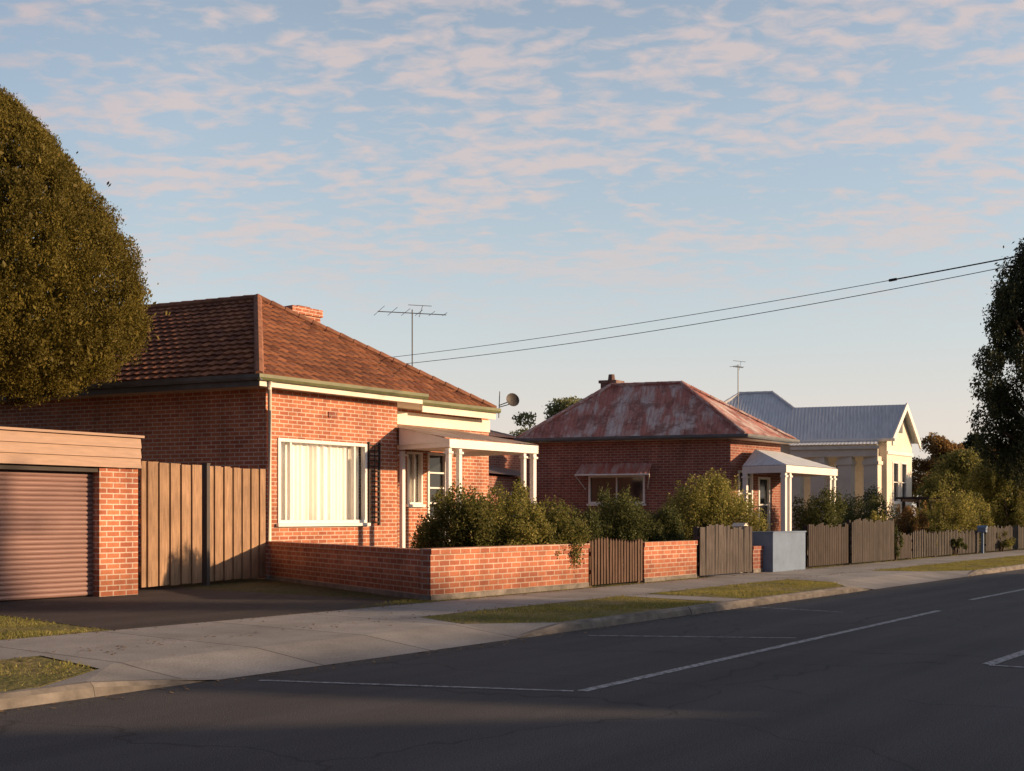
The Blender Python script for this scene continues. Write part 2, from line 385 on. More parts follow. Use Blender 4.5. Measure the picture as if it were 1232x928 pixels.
# ================================================================= GROUND
def sheet(name,polys,mat,kind='structure',parent=None,skirt=None):
    mb=MB()
    for p in polys:
        mb.face(p)
        if skirt is not None:
            for i in range(len(p)):
                a,b=p[i],p[(i+1)%len(p)]; mb.face([a,b,Vector((b.x,b.y,skirt)),Vector((a.x,a.y,skirt))])
    o=mb.build(name,M[mat],parent)
    if parent is None: o['kind']=kind
    return o
sheet('ground',[[Vector((-900,-400,-.16)),Vector((900,-400,-.16)),Vector((900,1500,-.16)),Vector((-900,1500,-.16))]],'yard')
S0,S1=-40,260
sheet('yard_ground',[[ST(S0,10.38,0),ST(S1,10.38,0),ST(S1,300,0),ST(S0,300,0)]],'yard')
sheet('opposite_yard_ground',[[ST(S0,-60,0),ST(S1,-60,0),ST(S1,-3.6,0),ST(S0,-3.6,0)]],'yard')
road=sheet('road',[[ST(S0,-3.3,-.1),ST(S1,-3.3,-.1),ST(S1,8.36,-.1),ST(S0,8.36,-.1)]],'asphalt')
sheet('footpath',[[ST(S0,10.4,.004),ST(150,10.4,.004),ST(150,12.02,.004),ST(S0,12.02,.004)]],'concrete')
def stp(l,z): return [ST(a,b,z) for a,b in l]
KT=8.455
def ramp_(a,b,c,d): return [ST(a,8.29,-.095),ST(b,8.29,-.095),ST(c,9.3,.006),ST(d,9.3,.006)]
sheet('driveway_crossover',[ramp_(6.5,10.8,11.0,6.1),stp([(6.1,9.3),(11.0,9.3),(11.4,10.395),(6.2,10.395)],.006),
   [ST(5.3,KT,.006),ST(6.5,8.30,-.094),ST(6.1,9.3,.006)],stp([(4.9,KT),(5.3,KT),(6.1,9.3),(6.2,10.395),(6.05,10.395),(5.85,9.1)],.006),
   [ST(10.8,8.30,-.094),ST(11.9,KT,.006),ST(11.0,9.3,.006)],
   [ST(22.25,8.30,-.094),ST(21.2,KT,.006),ST(22.5,9.3,.006)],[ST(28.25,8.30,-.094),ST(29.2,KT,.006),ST(28.0,9.3,.006)],
   stp([(16.3,KT),(17.1,KT),(17.1,10.395),(16.4,10.395)],.006), ramp_(22.25,28.25,28.0,22.5),stp([(22.5,9.3),(28.0,9.3),(27.6,10.395),(22.9,10.395)],.006)],'concrete')
sheet('driveway',[stp([(7.9,12.03),(13.2,12.03),(13.4,13.2),(13.2,19.2),(2,19.2),(2,15.6),(8.2,15.4)],.004)],'drive')
sheet('neighbour_driveway',[stp([(22.9,12.03),(27.6,12.03),(27.6,24),(22.9,24)],.004)],'concrete')
kb=MB()
def kerb(s0,s1,h0=0.012,h1=.012,base=-.12):
    k=max(1,int((s1-s0)/2.4)); tap=h0!=h1
    for i in range(k):
        g=0. if tap else .004
        a=s0+(s1-s0)*i/k+g;b=s0+(s1-s0)*(i+1)/k-g
        ha=h0+(h1-h0)*i/k;hb=h0+(h1-h0)*(i+1)/k
        j=0. if tap else random.uniform(-.008,.008)
        bk=8.45
        f0=[ST(a,8.30+j,base),ST(a,8.325+j,ha-.035),ST(a,8.37+j,ha),ST(a,bk,ha),ST(a,bk,base)]
        f1=[ST(b,8.30+j,base),ST(b,8.325+j,hb-.035),ST(b,8.37+j,hb),ST(b,bk,hb),ST(b,bk,base)]
        for q in range(4): kb.face([f0[q],f1[q],f1[q+1],f0[q+1]])
        kb.face(f0[::-1]); kb.face(f1)
kerb(-30,5.3); kerb(5.3,6.5,.012,-.088); kerb(10.8,11.9,-.088,.012); kerb(11.9,21.2); kerb(21.2,22.25,.012,-.088); kerb(28.25,29.2,-.088,.012); kerb(29.2,120)
k=kb.build('kerb',M['concrete_trim']); k['kind']='structure'
m,nt,b=nm('worn_white_paint',.7); uv=coord(nt); n=noise(nt,uv,14,6,.75)
c=mix(nt,ramp(nt,n,[(.44,0.),(.58,1.)]),(.36,.36,.38),(.08,.08,.085)); nt.links.new(c,b.inputs['Base Color']); M['mark']=m
def mark(p,q,w,dz=.004):
    d=(q-p).normalized(); n=Vector((-d.y,d.x,0))*w/2; mb=MB(); z=Vector((0,0,dz)); mb.face([p-n+z,q-n+z,q+n+z,p+n+z]); mb.build('lane_marking',M['mark'],road)
zr=-.1
mark(G(700,832,zr),G(1130,735,zr),.10)
mark(G(1168,722,zr),G(1300,696,zr),.10)
mark(G(312,819,zr),G(690,832,zr),.06); mark(G(708,765,zr),G(958,768,zr),.06); mark(G(880,729,zr),G(1015,737,zr),.06)
mark(G(1188,800,zr),G(1290,766,zr),.12); mark(G(1190,801,zr),G(1300,808,zr),.07,.006)
V_A=[(-20,KT),(4.85,KT),(5.80,9.1),(6.02,10.39),(-20,10.39)]
V_B=[(11.95,KT),(16.25,KT),(16.35,10.39),(11.42,10.39),(11.05,9.3)]
V_C=[(17.15,KT),(21.15,KT),(22.45,9.3),(22.85,10.39),(17.15,10.39)]
V_D=[(29.25,KT),(200,KT),(200,10.39),(27.65,10.39),(28.05,9.3)]
L_A=[(-6,12.03),(7.85,12.03),(8.15,15.35),(-6,15.35)]
sheet('verge',[stp(q,.004) for q in (V_A,V_B,V_C,V_D)],'turf',skirt=-.15)
sheet('front_lawn',[stp(L_A,.003)],'turf')
def grass(polys,dens,hgt):
    P=[]
    for pl in polys:
        xs=[q[0] for q in pl];ys=[q[1] for q in pl]; x0,x1=max(min(xs),2.),min(max(xs),45);y0,y1=min(ys),max(ys)
        n=int((x1-x0)*(y1-y0)*dens); 
        a=rng.uniform(x0,x1,n);b=rng.uniform(y0,y1,n)
        dm=np.full(n,9.)
        for i in range(len(pl)):
            (ax,ay),(bx,by)=pl[i],pl[(i+1)%len(pl)]
            dm=np.minimum(dm,((bx-ax)*(b-ay)-(by-ay)*(a-ax))/math.hypot(bx-ax,by-ay))
        ins=dm>.12*rng.normal(size=n)+.02*np.sin(a*9)
        ins&=dm>-.05
        f=np.sin(a*2.1+1.3*np.sin(b*3))+np.sin(b*4.3+a*.9)+.7*np.sin(a*7.3-b*5)+rng.normal(size=n)*.7
        ins&=f>-.7
        P.append(np.stack([a[ins],b[ins]],1))
    P=np.concatenate(P); n=len(P); th=rng.uniform(0,6.283,n); h=hgt*(.4+rng.random(n)*.8)*(1+.4*np.sin(P[:,0]*1.7+P[:,1]*2.3))
    x=U.x*P[:,0]+V.x*P[:,1]; y=U.y*P[:,0]+V.y*P[:,1]; w=.005
    lean=rng.normal(size=(n,2))*.5
    v=np.zeros((n,3,3)); v[:,0]=np.stack([x-np.cos(th)*w,y-np.sin(th)*w,np.zeros(n)],1); v[:,1]=np.stack([x+np.cos(th)*w,y+np.sin(th)*w,np.zeros(n)],1)
    v[:,2]=np.stack([x+lean[:,0]*h,y+lean[:,1]*h,h],1)
    me=bpy.data.meshes.new('grass'); me.vertices.add(3*n); me.vertices.foreach_set('co',v.ravel()); me.loops.add(3*n); me.loops.foreach_set('vertex_index',np.arange(3*n))
    me.polygons.add(n); me.polygons.foreach_set('loop_start',np.arange(n)*3); me.polygons.foreach_set('loop_total',np.full(n,3)); me.update(calc_edges=True)
    me.materials.append(M['blade']); o=bpy.data.objects.new('grass',me); col.objects.link(o)
    o['kind']='stuff'; o['label']='patchy green and straw coloured grass on the verges'; o['category']='grass'
grass([V_A,V_B,V_C,V_D,L_A,[(11.5,12.0),(13.8,12.0),(13.6,12.6),(12.6,12.4)],[(13.7,12.0),(22,12.0),(22,12.13),(13.7,12.13)],[(28,12.0),(40,12.0),(40,12.13),(28,12.13)]],1600,.032)
n=2600; a=rng.uniform(3,30,n); kd=rng.integers(0,4,n)
b_=np.where(kd==0,8.25-.25*rng.random(n)**2,np.where(kd==1,12.0-.25*rng.random(n)**2,np.where(kd==2,10.4+rng.normal(size=n)*.12,rng.uniform(8.6,12,n))))
keep=((kd!=3)|(rng.random(n)<.4)); a=a[keep];b_=b_[keep]; mb=MB()
for s_,t_ in zip(a,b_):
    z=-.094 if t_<8.3 else (.012 if not(6.1<s_<11 and t_<9.3) and not (22.3<s_<28.2 and t_<9.3) else None)
    if z is None: continue
    p=ST(float(s_),float(t_),z); an=random.random()*6.28; r=random.uniform(.012,.03); d1=Vector((math.cos(an),math.sin(an),random.uniform(0,.3)))*r; d2=Vector((-math.sin(an),math.cos(an),random.uniform(0,.2)))*r*.55
    mb.face([p-d1,p+d2,p+d1,p-d2])
o=mb.build('leaf_litter',M['litter']); o['kind']='stuff'; tag(o,'dry brown leaves scattered along the kerb and footpath edges','leaves')
# ================================================================= GARAGE
g0=T(-200,17.05); g1=T(166,17.15); d=(g1-g0).normalized(); L=(g1-g0).length; nn=Vector((d.y,-d.x,0)); fr=(g0,d,nn)
ga=thing('garage','brick garage with brown roller door and tan weatherboard fascia left of the timber gates','garage',g0.lerp(g1,.5))
aD=(T(121,17.1)-g0).length
mb=MB(); mb.box(g0,d,nn,aD,L,-.35,0,0,2.14); mb.box(g0,d,nn,0,.45,-.35,0,0,2.14); mb.box(g0,d,nn,L-.24,L-.003,-4.6,-.352,0,2.4); mb.box(g0,d,nn,0.003,.24,-4.6,-.352,0,2.4); mb.box(g0,d,nn,0.25,L-.25,-4.6,-4.4,0,2.4)
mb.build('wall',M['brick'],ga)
mb=MB()
for i in range(3):
    z0=2.145+i*.17; e1=L+.02
    mb.hexa([g0+nn*.075+Z*z0,g0+d*e1+nn*.075+Z*z0,g0+d*e1-nn*.05+Z*z0,g0-nn*.05+Z*z0,g0+nn*.045+Z*(z0+.169),g0+d*e1+nn*.045+Z*(z0+.169),g0+d*e1-nn*.05+Z*(z0+.169),g0-nn*.05+Z*(z0+.169)])
mb.build('fascia',M['weather'],ga)
mb=MB(); mb.box(g0,d,nn,-.05,L+.06,-4.7,.10,2.66,2.70); mb.build('roof',M['weather'],ga)
mb=MB(); mb.box(g0,d,nn,.451,aD-.001,-.35,-.02,2.06,2.143); mb.build('lintel',M['dark'],ga)
mb=MB(); zz=.02; k=0
while zz<2.05:
    pr=[(0,.0),(.2,.02),(.5,.028),(.8,.02),(1,.0)]
    for i in range(4):
        za,oa=zz+pr[i][0]*.078,pr[i][1];zb_,ob=zz+pr[i+1][0]*.078,pr[i+1][1]
        mb.face([g0+d*.45+nn*(-.2+oa)+Z*za,g0+d*aD+nn*(-.2+oa)+Z*za,g0+d*aD+nn*(-.2+ob)+Z*zb_,g0+d*.45+nn*(-.2+ob)+Z*zb_])
    zz+=.078
mb.build('roller_door',M['roller'],ga)
# ================================================================= GATES
def gateleaf(pa,pb,label,flip):
    d=(pb-pa).normalized();L=(pb-pa).length;n=Vector((d.y,-d.x,0))
    t=thing('timber_gate',label,'gate',pa.lerp(pb,.5)); mb=MB(); k=round(L/.165); w=L/k
    for i in range(k):
        o=.035 if i%2 else 0.; e=.025 if i%2 else -.005
        h=2.3+random.uniform(-.012,.012)
        mb.box(pa,d,n,i*w-e+.004,(i+1)*w+e-.004,o-.02,o+.0+random.uniform(0,.004),.06+random.uniform(0,.02),h)
    mb.build('boards',M['gatewood'],t)
    mb=MB()
    for z in (.35,1.2,2.05): mb.box(pa,d,n,.02,L-.02,-.075,-.022,z,z+.09)
    mb.build('rail',M['gatewood'],t)
    return t
P0=T(170,17.75);P1=T(243,18.3);P2=T(252,18.4);P3=T(317,19.0)
gateleaf(P0,P1,'tall tan board gate leaf beside the garage pillar',0); gateleaf(P2,P3,'tall tan board gate leaf beside the house corner',1)
pm=P1.lerp(P2,.5); t=thing('gate_post','dark post between the two timber gate leaves','post',pm)
mb=MB(); dd=(P2-P1).normalized(); mb.box(pm,dd,Vector((dd.y,-dd.x,0)),-.055,.055,-.06,.06,0,2.33); mb.build('post',M['steel'],t)
mb=MB(); mb.box(pm,dd,Vector((dd.y,-dd.x,0)),-.065,.065,-.07,.07,2.331,2.35); mb.build('post_cap',M['steel'],t)
# ================================================================= HOUSE 1
w1=Vector((-.912,.41,0)).normalized()
zE,zR=4.2,6.9
EA=T(312,18.95);EB=T(596,19.95);E5=T(508,18.95);E6=T(508,19.95)
mid=T(312,18.95).lerp(T(590,20.3),.5)
apx=mid+w1*3.96; rend=apx+w1*6.0
h1=thing('brick_house','red brick house with terracotta tiled hip roof and large curtained front window','house',mid+w1*5)
def zz_(p,z): return Vector((p.x,p.y,z))
BA=EA+w1*13.5; BB=EB+w1*14.4
mb=MB(); e=lambda p:zz_(p,zE+.04)
ap=zz_(apx,zR);re_=zz_(rend,zR)
slope(mb,[e(BA),e(EA),ap,re_],'tile'); slope(mb,[e(EA),e(E5),ap],'tile'); slope(mb,[e(E6),e(EB),ap],'tile')
mb.face([e(E5),e(E6),ap]); slope(mb,[e(EB),e(BB),re_,ap],'tile'); slope(mb,[e(BB),e(BA),re_],'tile')
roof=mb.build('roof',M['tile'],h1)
mb=MB(); caps(mb,e(EA),ap,.1); caps(mb,ap,re_,.1); caps(mb,e(EB),ap,.1); caps(mb,e(BA),re_,.1); mb.build('ridge_capping',M['cap'],roof)
mb=MB(); mb.face([zz_(p,zE-.14) for p in (EA,E5,E6,EB,BB,BA)]); mb.build('soffit',M['cream'],h1)
def edge(mb,p,q,h0,h1_,o0,o1,ext=0.):
    d=(q-p).normalized(); n=Vector((d.y,-d.x,0)); mb.box(p,d,n,-ext,(q-p).length+ext,o0,o1,h0,h1_)
def gutter(mb,p,q,z,r=.07):
    d=(q-p).normalized(); n=Vector((d.y,-d.x,0)); L=(q-p).length; o=Vector((p.x,p.y,0))
    pr=[(.0,z+.06),(.0,z-.05),(.04,z-.07),(.10,z-.06),(.125,z-.01),(.125,z+.06),(.105,z+.06)]
    for i in range(len(pr)-1):
        (a,za),(b,zb_)=pr[i],pr[i+1]
        mb.face([o+n*a+Z*za-d*.1,o+n*a+Z*za+d*(L+.1),o+n*b+Z*zb_+d*(L+.1),o+n*b+Z*zb_-d*.1])
    for e_ in (-.1,L+.1): mb.face([o+n*a+Z*za+d*e_ for a,za in pr[:-1]])
mb=MB(); gutter(mb,EA,E5,zE+.02); gutter(mb,E6-(EB-E6)*.25,EB,zE+.02); mb.build('gutter',M['green'],h1)
mb=MB(); gutter(mb,BA,EA,zE+.02); mb.build('gutter',M['grey'],h1)
mb=MB(); edge(mb,EA,E5,zE-.16,zE-.045,-.03,0.012); edge(mb,E6,EB,zE-.22,zE-.045,-.03,.012)
edge(mb,E5,E6,zE-.16,zE+.03,-.03,-.002); mb.build('fascia',M['cream'],h1)
mb=MB(); edge(mb,BA,EA,zE-.16,zE-.045,-.03,.010); mb.build('fascia',M['grey'],h1)
F0=T(320,19.3);F1=T(478,19.3);F2=F1+V*1.0;F3=T(588,20.3)
mb=MB(); fl=wall(mb,F0+w1*12.8,F0,0,zE-.14)
zt=zat(527,T(335,19.3).y); zb=zat(630,T(335,19.3).y)
aw0=(T(334,19.3)-F0).length; aw1=(T(441,19.3)-F0).length
ff=wall(mb,F0,F1,0,zE-.14,[(aw0,aw1,zb,zt)])
wall(mb,F1,F2,0,zE-.14)
def at3(px): return (T(px,20.3)-F2).length
D3=T(525,20.3).y
o1=(at3(489),at3(508),zat(607,T(498,20.3).y),zat(544,T(498,20.3).y)); o2=(at3(514),at3(537),.35,zat(545,D3)); 
f3=wall(mb,F2,F3,0,zE-.14,[o1,o2])
wall(mb,F3,F3+w1*13,0,zE-.14); wall(mb,F3+w1*13,F0+w1*12.8,0,zE-.14)
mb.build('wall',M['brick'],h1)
mb=MB(); p0,dd,n_=f3; L3=(F3-F2).length; mb.box(p0,dd,n_,.02,L3+.02,.002,.03,zE-.55,zE-.225)
mb.build('frieze',M['cream'],h1)
wn=window(h1,ff,aw0,aw1,zb,zt,(.14,.86),(),'white','clear',.07)
curtain(wn,ff,aw0+.07,aw0+(aw1-aw0)*.96,zb+.05,zt-.05,-.17,.2)
mb=MB(); p0,dd,n_=ff; mb.box(p0,dd,n_,aw0,aw1,-.55,-.52,zb-.1,zt+.1); mb.build('dark_backing',M['dark'],wn)  # dark sheet added behind the curtain, standing in for the unlit room
mb=MB(); x0=aw1+.04;x1=aw1+.42
mb.box(p0,dd,n_,x0,x0+.035,.01,.045,zb-.05,zt+.05); mb.box(p0,dd,n_,x1-.035,x1,.01,.045,zb-.05,zt+.05)
zz=zb
while zz<zt: mb.box(p0,dd,n_,x0+.035,x1-.035,.012,.035,zz,zz+.03); zz+=.12
mb.box(p0,dd,n_,(x0+x1)/2-.012,(x0+x1)/2+.012,.036,.05,zb,zt); mb.build('shutter',M['dark'],h1)
w2_=window(h1,f3,*o1,(.5,),(),'white','clear',.05); curtain(w2_,f3,o1[0]+.03,o1[1]-.03,o1[2],o1[3],-.16,.12)
w3_=window(h1,f3,*o2,(),(.35,.5,.65,.8),'white','dark',.07,False,'door')
mb=MB(); p0,dd,n_=f3; mb.tube([p0+dd*(o2[1]-.15)+n_*.03+Z*1.3,p0+dd*(o2[1]-.15)+n_*.06+Z*1.3],.03,8); mb.build('handle',M['metal'],w3_)
aa=(T(400,19.3)-F0).length; mb=MB(); p0,dd,n_=ff; mb.box(p0,dd,n_,aa-.13,aa+.13,.002,.02,3.55,3.68); mb.build('wall_vent',M['brick_b'],h1)
cc=Vector(((360-CX)/F*31.8,31.8,0))
mb=MB(); mb.box(cc,U,N,-.5,.5,-.3,.3,4.9,6.78); mb.box(cc,U,N,-.55,.55,-.35,.35,6.782,6.98); mb.build('chimney',M['brick'],roof)
mb=MB(); mb.box(cc,U,N,-.22,.22,-.2,.2,6.982,7.04); mb.build('chimney_pot',M['cap'],roof)
q=F0+N*.06+U*.05
mb=MB(); ea=EA+(E5-EA).normalized()*.25
mb.tube([zz_(ea+N*.05,zE-.05),zz_(ea+N*.03,zE-.2),zz_(q,zE-.62),zz_(q,.05)],.04,8); mb.build('downpipe',M['cream'],h1,True)
# porch
C0=T(480,19.25); C1=T(541,17.45); C2=T(648,17.45); C3=C2+V*2.8; 
zt_,zf=3.62,3.12
mb=MB()
R0=zz_(C0+V*1.0,zt_);R1=zz_(C1,zf);R2=zz_(C2,zf);R3=zz_(C3,zt_)
slope(mb,[R1,R2,R3,R0],'corr'); mb.build('porch_roof',M['rustlite'],h1)
mb=MB(); edge(mb,C1,C2,zf-.22,zf-.02,-.04,0.); edge(mb,C2,C3,zf-.22,zf-.02,-.04,-.003)
mb.box(C0,(C1-C0).normalized(),-U,0,(C1-C0).length-.045,-.03,0,zf-.2,zf-.03)
mb.face([zz_(C0,zf-.03),zz_(C1,zf-.03),zz_(C0,zt_-.15)]) ; mb.build('porch_beam',M['white'],h1)
mb=MB(); mb.face([zz_(C1,zf-.1),zz_(C2,zf-.1),zz_(C3,zf-.1),zz_(C0+V*.95,zf-.1)]); mb.build('porch_ceiling',M['cream'],h1)
for p,w in ((C0+U*.12,.10),(C1+V*.1+U*.08,.10),(C1+V*.1+U*.45,.10),(C2+V*.1-U*.1,.12),(C2+V*.1-U*.5,.10)):
    mb=MB(); mb.box(p,U,N,-w/2,w/2,-w/2,w/2,.2,zf-.223); mb.box(p,U,N,-w/2-.03,w/2+.03,-w/2-.03,w/2+.03,zf-.35,zf-.3); mb.build('porch_post',M['white'],h1)
mb=MB(); mb.prism([C0+N*.02,C1,C2,C3],0,.19); mb.build('porch_floor',M['concrete_trim'],h1)
# ================================================================= HIP HOUSE
def hiproof(h,EA,EB,w,L,k0,k1,zE,zR,kind,mat,capmat):
    mid=EA.lerp(EB,.5); a=zz_(mid+w*k0,zR); b=zz_(mid+w*k1,zR); e=lambda p:zz_(p,zE)
    A,B,C,D_=e(EA),e(EB),e(EB+w*L),e(EA+w*L)
    mb=MB()
    slope(mb,[D_,A,a,b],kind);slope(mb,[A,B,a],kind);slope(mb,[B,C,b,a],kind);slope(mb,[C,D_,b],kind)
    r=mb.build('roof',M[mat],h)
    mb=MB()
    for p,q in ((A,a),(B,a),(a,b),(C,b),(D_,b)): caps(mb,p,q,.075)
    mb.build('ridge_capping',M[capmat],r)
    mb=MB(); mb.face([zz_(p,zE-.12) for p in (A,B,C,D_)]); mb.build('soffit',M['cream'],h)
    return r
w2=Vector((-.95,.31,0)).normalized()
EA2=T(897,17.7);EB2=T(957,17.7)
def ksolve(m_,w,px):
    r=(px-CX)/F; return (m_.x-r*m_.y)/(r*w.y-w.x)
m2=EA2.lerp(EB2,.5); L2=ksolve(EA2,w2,622)
h2=thing('brick_house','low red brick cottage with rusty red corrugated hip roof and small side awning','house',m2+w2*4)
r2=hiproof(h2,EA2,EB2,w2,L2,ksolve(m2,w2,820),ksolve(m2,w2,735),4.05,6.05,'corr','rust','rust')
W0=EA2+w2*.3+V*.35+U*.25; W1=EB2+V*.35-U*.25+w2*.1; WL=L2-.7
mb=MB(); BL=W0+w2*WL
def aL(px): return WL-ksolve(W0,w2,px)
oa=(aL(708),aL(776),1.75,zat(572,W0.y+w2.y*3.5))
f2l=wall(mb,BL,W0,0,3.93,[oa])
ow=(.5,1.5,1.3,2.9); od=(1.9,2.75,.25,2.7)
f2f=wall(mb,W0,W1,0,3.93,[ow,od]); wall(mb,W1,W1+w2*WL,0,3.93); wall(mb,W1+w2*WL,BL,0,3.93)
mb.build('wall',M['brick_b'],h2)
window(h2,f2l,*oa,(.5,),(),'white','dark',.07); window(h2,f2f,*ow,(.5,),(.5,),'white','dark',.08)
window(h2,f2f,*od,(),(.6,),'white','dark',.08,False,'door')
p0,dd,n_=f2l; mb=MB(); za=oa[3]+.42
A_=[p0+dd*(oa[0]-.25)+n_*.02+Z*za,p0+dd*(oa[1]+.25)+n_*.02+Z*za,p0+dd*(oa[1]+.3)+n_*.75+Z*(za-.42),p0+dd*(oa[0]-.3)+n_*.75+Z*(za-.42)]
slope(mb,A_[::-1],'corr'); mb.build('awning',M['rustred'],h2)
mb=MB(); mb.tube([A_[3],A_[2]],.03,6); mb.tube([A_[3],p0+dd*(oa[0]-.1)+n_*.02+Z*(za-.9)],.018,6); mb.tube([A_[2],p0+dd*(oa[1]+.1)+n_*.02+Z*(za-.9)],.018,6); mb.build('awning_frame',M['white'],h2)
mb=MB(); gutter(mb,EA2+w2*L2,EA2,4.02); gutter(mb,EA2,EB2,4.02); mb.build('gutter',M['grey'],h2)
k_=ksolve(m2,w2,725); cc=m2+w2*k_+U*.6
mb=MB(); mb.box(cc,w2,U,-.28,.28,-.24,.24,4.9,6.2); mb.box(cc,w2,U,-.33,.33,-.29,.29,6.202,6.31); mb.build('chimney',M['rustdark'],r2)
mb=MB(); mb.tube([zz_(cc,6.312),zz_(cc,6.54)],[.14,.11],8); mb.build('chimney_pot',M['rustdark'],r2)
K0=T(893,17.9);K1=T(946,16.2);K2=T(1008,16.2)
zv,zw=3.0,3.62
K3=K2+V*1.75
mb=MB(); slope(mb,[zz_(K1,zv),zz_(K2,zv),zz_(K3-U*1.,zw),zz_(K0+U*1.,zw)],'corr'); slope(mb,[zz_(K0,zv),zz_(K1,zv),zz_(K0+U*1.,zw)],'corr'); slope(mb,[zz_(K2,zv),zz_(K3,zv),zz_(K3-U*1.,zw)],'corr')
mb.build('verandah_roof',M['zinc'],h2)
mb=MB(); edge(mb,K1,K2,zv-.25,zv-.01,-.05,0.); edge(mb,K0,K1,zv-.25,zv-.01,-.05,-.003); edge(mb,K2,K3,zv-.25,zv-.01,-.05,-.003); mb.build('verandah_beam',M['white'],h2)
mb=MB(); mb.face([zz_(p,zv-.12) for p in (K0,K1,K2,K3)]); mb.build('verandah_ceiling',M['white'],h2)
dk=(K1-K0).normalized()
for p in (K0+dk*.1+U*.05,K1+V*.12+U*.1,K1+V*.12+U*.45,K2+V*.12-U*.12,K2+V*.12-U*.5):
    mb=MB(); mb.box(p,U,N,-.07,.07,-.07,.07,.15,zv-.252); mb.box(p,U,N,-.1,.1,-.1,.1,zv-.4,zv-.34); mb.build('verandah_post',M['white'],h2)
mb=MB(); mb.prism([K0,K1,K2,K3],0,.15); mb.build('verandah_floor',M['concrete_trim'],h2)
# ================================================================= HOUSE 3
w3=Vector((-.95,.31,0)).normalized()
GL=T(1067,18.);GR=T(1097,18.); mg=GL.lerp(GR,.5)
h3=thing('white_house','white painted house with pale corrugated gable and hip roofs beyond the cottage','house',mg+w3*4)
ze,zg=4.6,6.25; Lg=ksolve(mg,w3,955)
mb=MB(); ov=w3*-.3; sl=(GL-mg)*1.14; sr=(GR-mg)*1.14
a=zz_(mg+ov,zg);b=zz_(mg+w3*Lg,zg)
slope(mb,[zz_(mg+sl+ov,ze),a,b,zz_(mg+sl+w3*Lg,ze)],'corr'); slope(mb,[zz_(mg+sr+ov,ze),zz_(mg+sr+w3*Lg,ze),b,a],'corr')
r3=mb.build('gable_roof',M['zinc'],h3)
mb=MB()
def aw(px): return Lg-ksolve(GL,w3,px)
o31=(aw(1004),aw(1026),1.6,3.6);o32=(aw(1042),aw(1056),.4,3.6)
f3l=wall(mb,GL+w3*Lg,GL,0,ze-.1,[o31,o32])
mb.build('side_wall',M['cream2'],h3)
mb=MB()
Lg2=(GR-GL).length
o33=(Lg2*.22,Lg2*.45,1.9,3.7);o34=(Lg2*.55,Lg2*.78,1.9,3.7)
f3f=wall(mb,GL,GR,0,ze-.1,[o33,o34]); mb.face([zz_(GL,ze-.1),zz_(GR,ze-.1),zz_(mg,zg-.1)]); wall(mb,GR,GR+w3*Lg,0,ze-.1); wall(mb,GR+w3*Lg,GL+w3*Lg,0,ze-.1)
mb.build('wall',M['cream'],h3)
for o_ in (o31,o32): window(h3,f3l,*o_,(),(.5,),'white','dark',.07)
for o_ in (o33,o34): window(h3,f3f,*o_,(),(.5,),'white','dark',.07)
p0,dd,n_=f3f; mb=MB(); mb.box(p0,dd,n_,Lg2*.40,Lg2*.60,.003,.03,5.0,5.45); mb.build('gable_vent',M['grey'],h3)
mb=MB(); mb.box(p0,dd,n_,-.03,Lg2+.03,.003,.06,4.0,4.14); mb.build('moulding',M['white'],h3)
mb=MB()
for s_ in (sl,sr):
    p=zz_(mg+s_+ov,ze);q=zz_(mg+ov,zg+.02); o=-w3*.03
    mb.hexa([p+o-Z*.26,q+o-Z*.26,q-o-Z*.26,p-o-Z*.26,p+o+Z*.05,q+o+Z*.05,q-o+Z*.05,p-o+Z*.05])
mb.build('bargeboard',M['white'],h3)
mb=MB(); gutter(mb,mg+sl+w3*Lg,mg+sl+ov,ze); mb.build('gutter',M['white'],h3)
C=Vector(((929-CX)/F*58,58,0)); pp=Vector((.31,.95,0)); zeh=4.8; zh=zat(473,58)
mb=MB(); cs=[C-pp*3.6-w3*3.2,C+pp*3.6-w3*3.2,C+pp*3.6+w3*5,C-pp*3.6+w3*5]; q=[zz_(p,zeh) for p in cs]; a=zz_(C,zh); b=zz_(C+w3*1.6,zh)
slope(mb,[q[3],q[0],a,b],'corr');slope(mb,[q[0],q[1],a],'corr');slope(mb,[q[1],q[2],b,a],'corr');slope(mb,[q[2],q[3],b],'corr'); hr=mb.build('hip_roof',M['zinc'],h3)
mb=MB(); 
for x,y in ((q[3],b),(q[0],a),(q[1],a),(a,b)): caps(mb,x,y,.08)
mb.build('ridge_capping',M['zinc'],hr)
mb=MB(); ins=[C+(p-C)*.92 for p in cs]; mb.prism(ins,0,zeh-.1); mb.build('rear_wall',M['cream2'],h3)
vn=Vector((-w3.y,w3.x,0)); vn=-vn if vn.y>0 else vn
Q1=GL+w3*.35; Q4=GL+w3*(Lg-.3); Q2=Q1+vn*2.4; Q3=Q4+vn*2.4+w3*-.4
mb=MB(); slope(mb,[zz_(Q1,4.56),zz_(Q4,4.56),zz_(Q3,4.3),zz_(Q2,4.3)],'corr'); mb.build('portico_roof',M['zinc'],h3)
mb=MB(); LQ=(Q3-Q2).length; mb.box(Q2,w3,vn,0,LQ,-.06,0,3.80,4.24); mb.box(Q2,w3,vn,-.05,LQ,.002,.10,4.10,4.24); mb.box(Q2,w3,vn,0,.07,-2.35,-.062,3.80,4.32); mb.build('portico_beam',M['cream'],h3)
for f_ in (.06,.36,.67,.95):
    p=Q2+w3*(LQ*f_)-vn*.32; mb=MB(); mb.box(p,U,N,-.22,.22,-.30,.30,1.25,3.795); mb.box(p,U,N,-.31,.31,-.38,.38,0,1.248); mb.box(p,U,N,-.27,.27,-.35,.35,3.45,3.6); mb.build('portico_column',M['cream'],h3)
mb=MB(); mb.prism([Q1,Q4,Q3,Q2],0,.25); mb.build('portico_floor',M['concrete_trim'],h3)
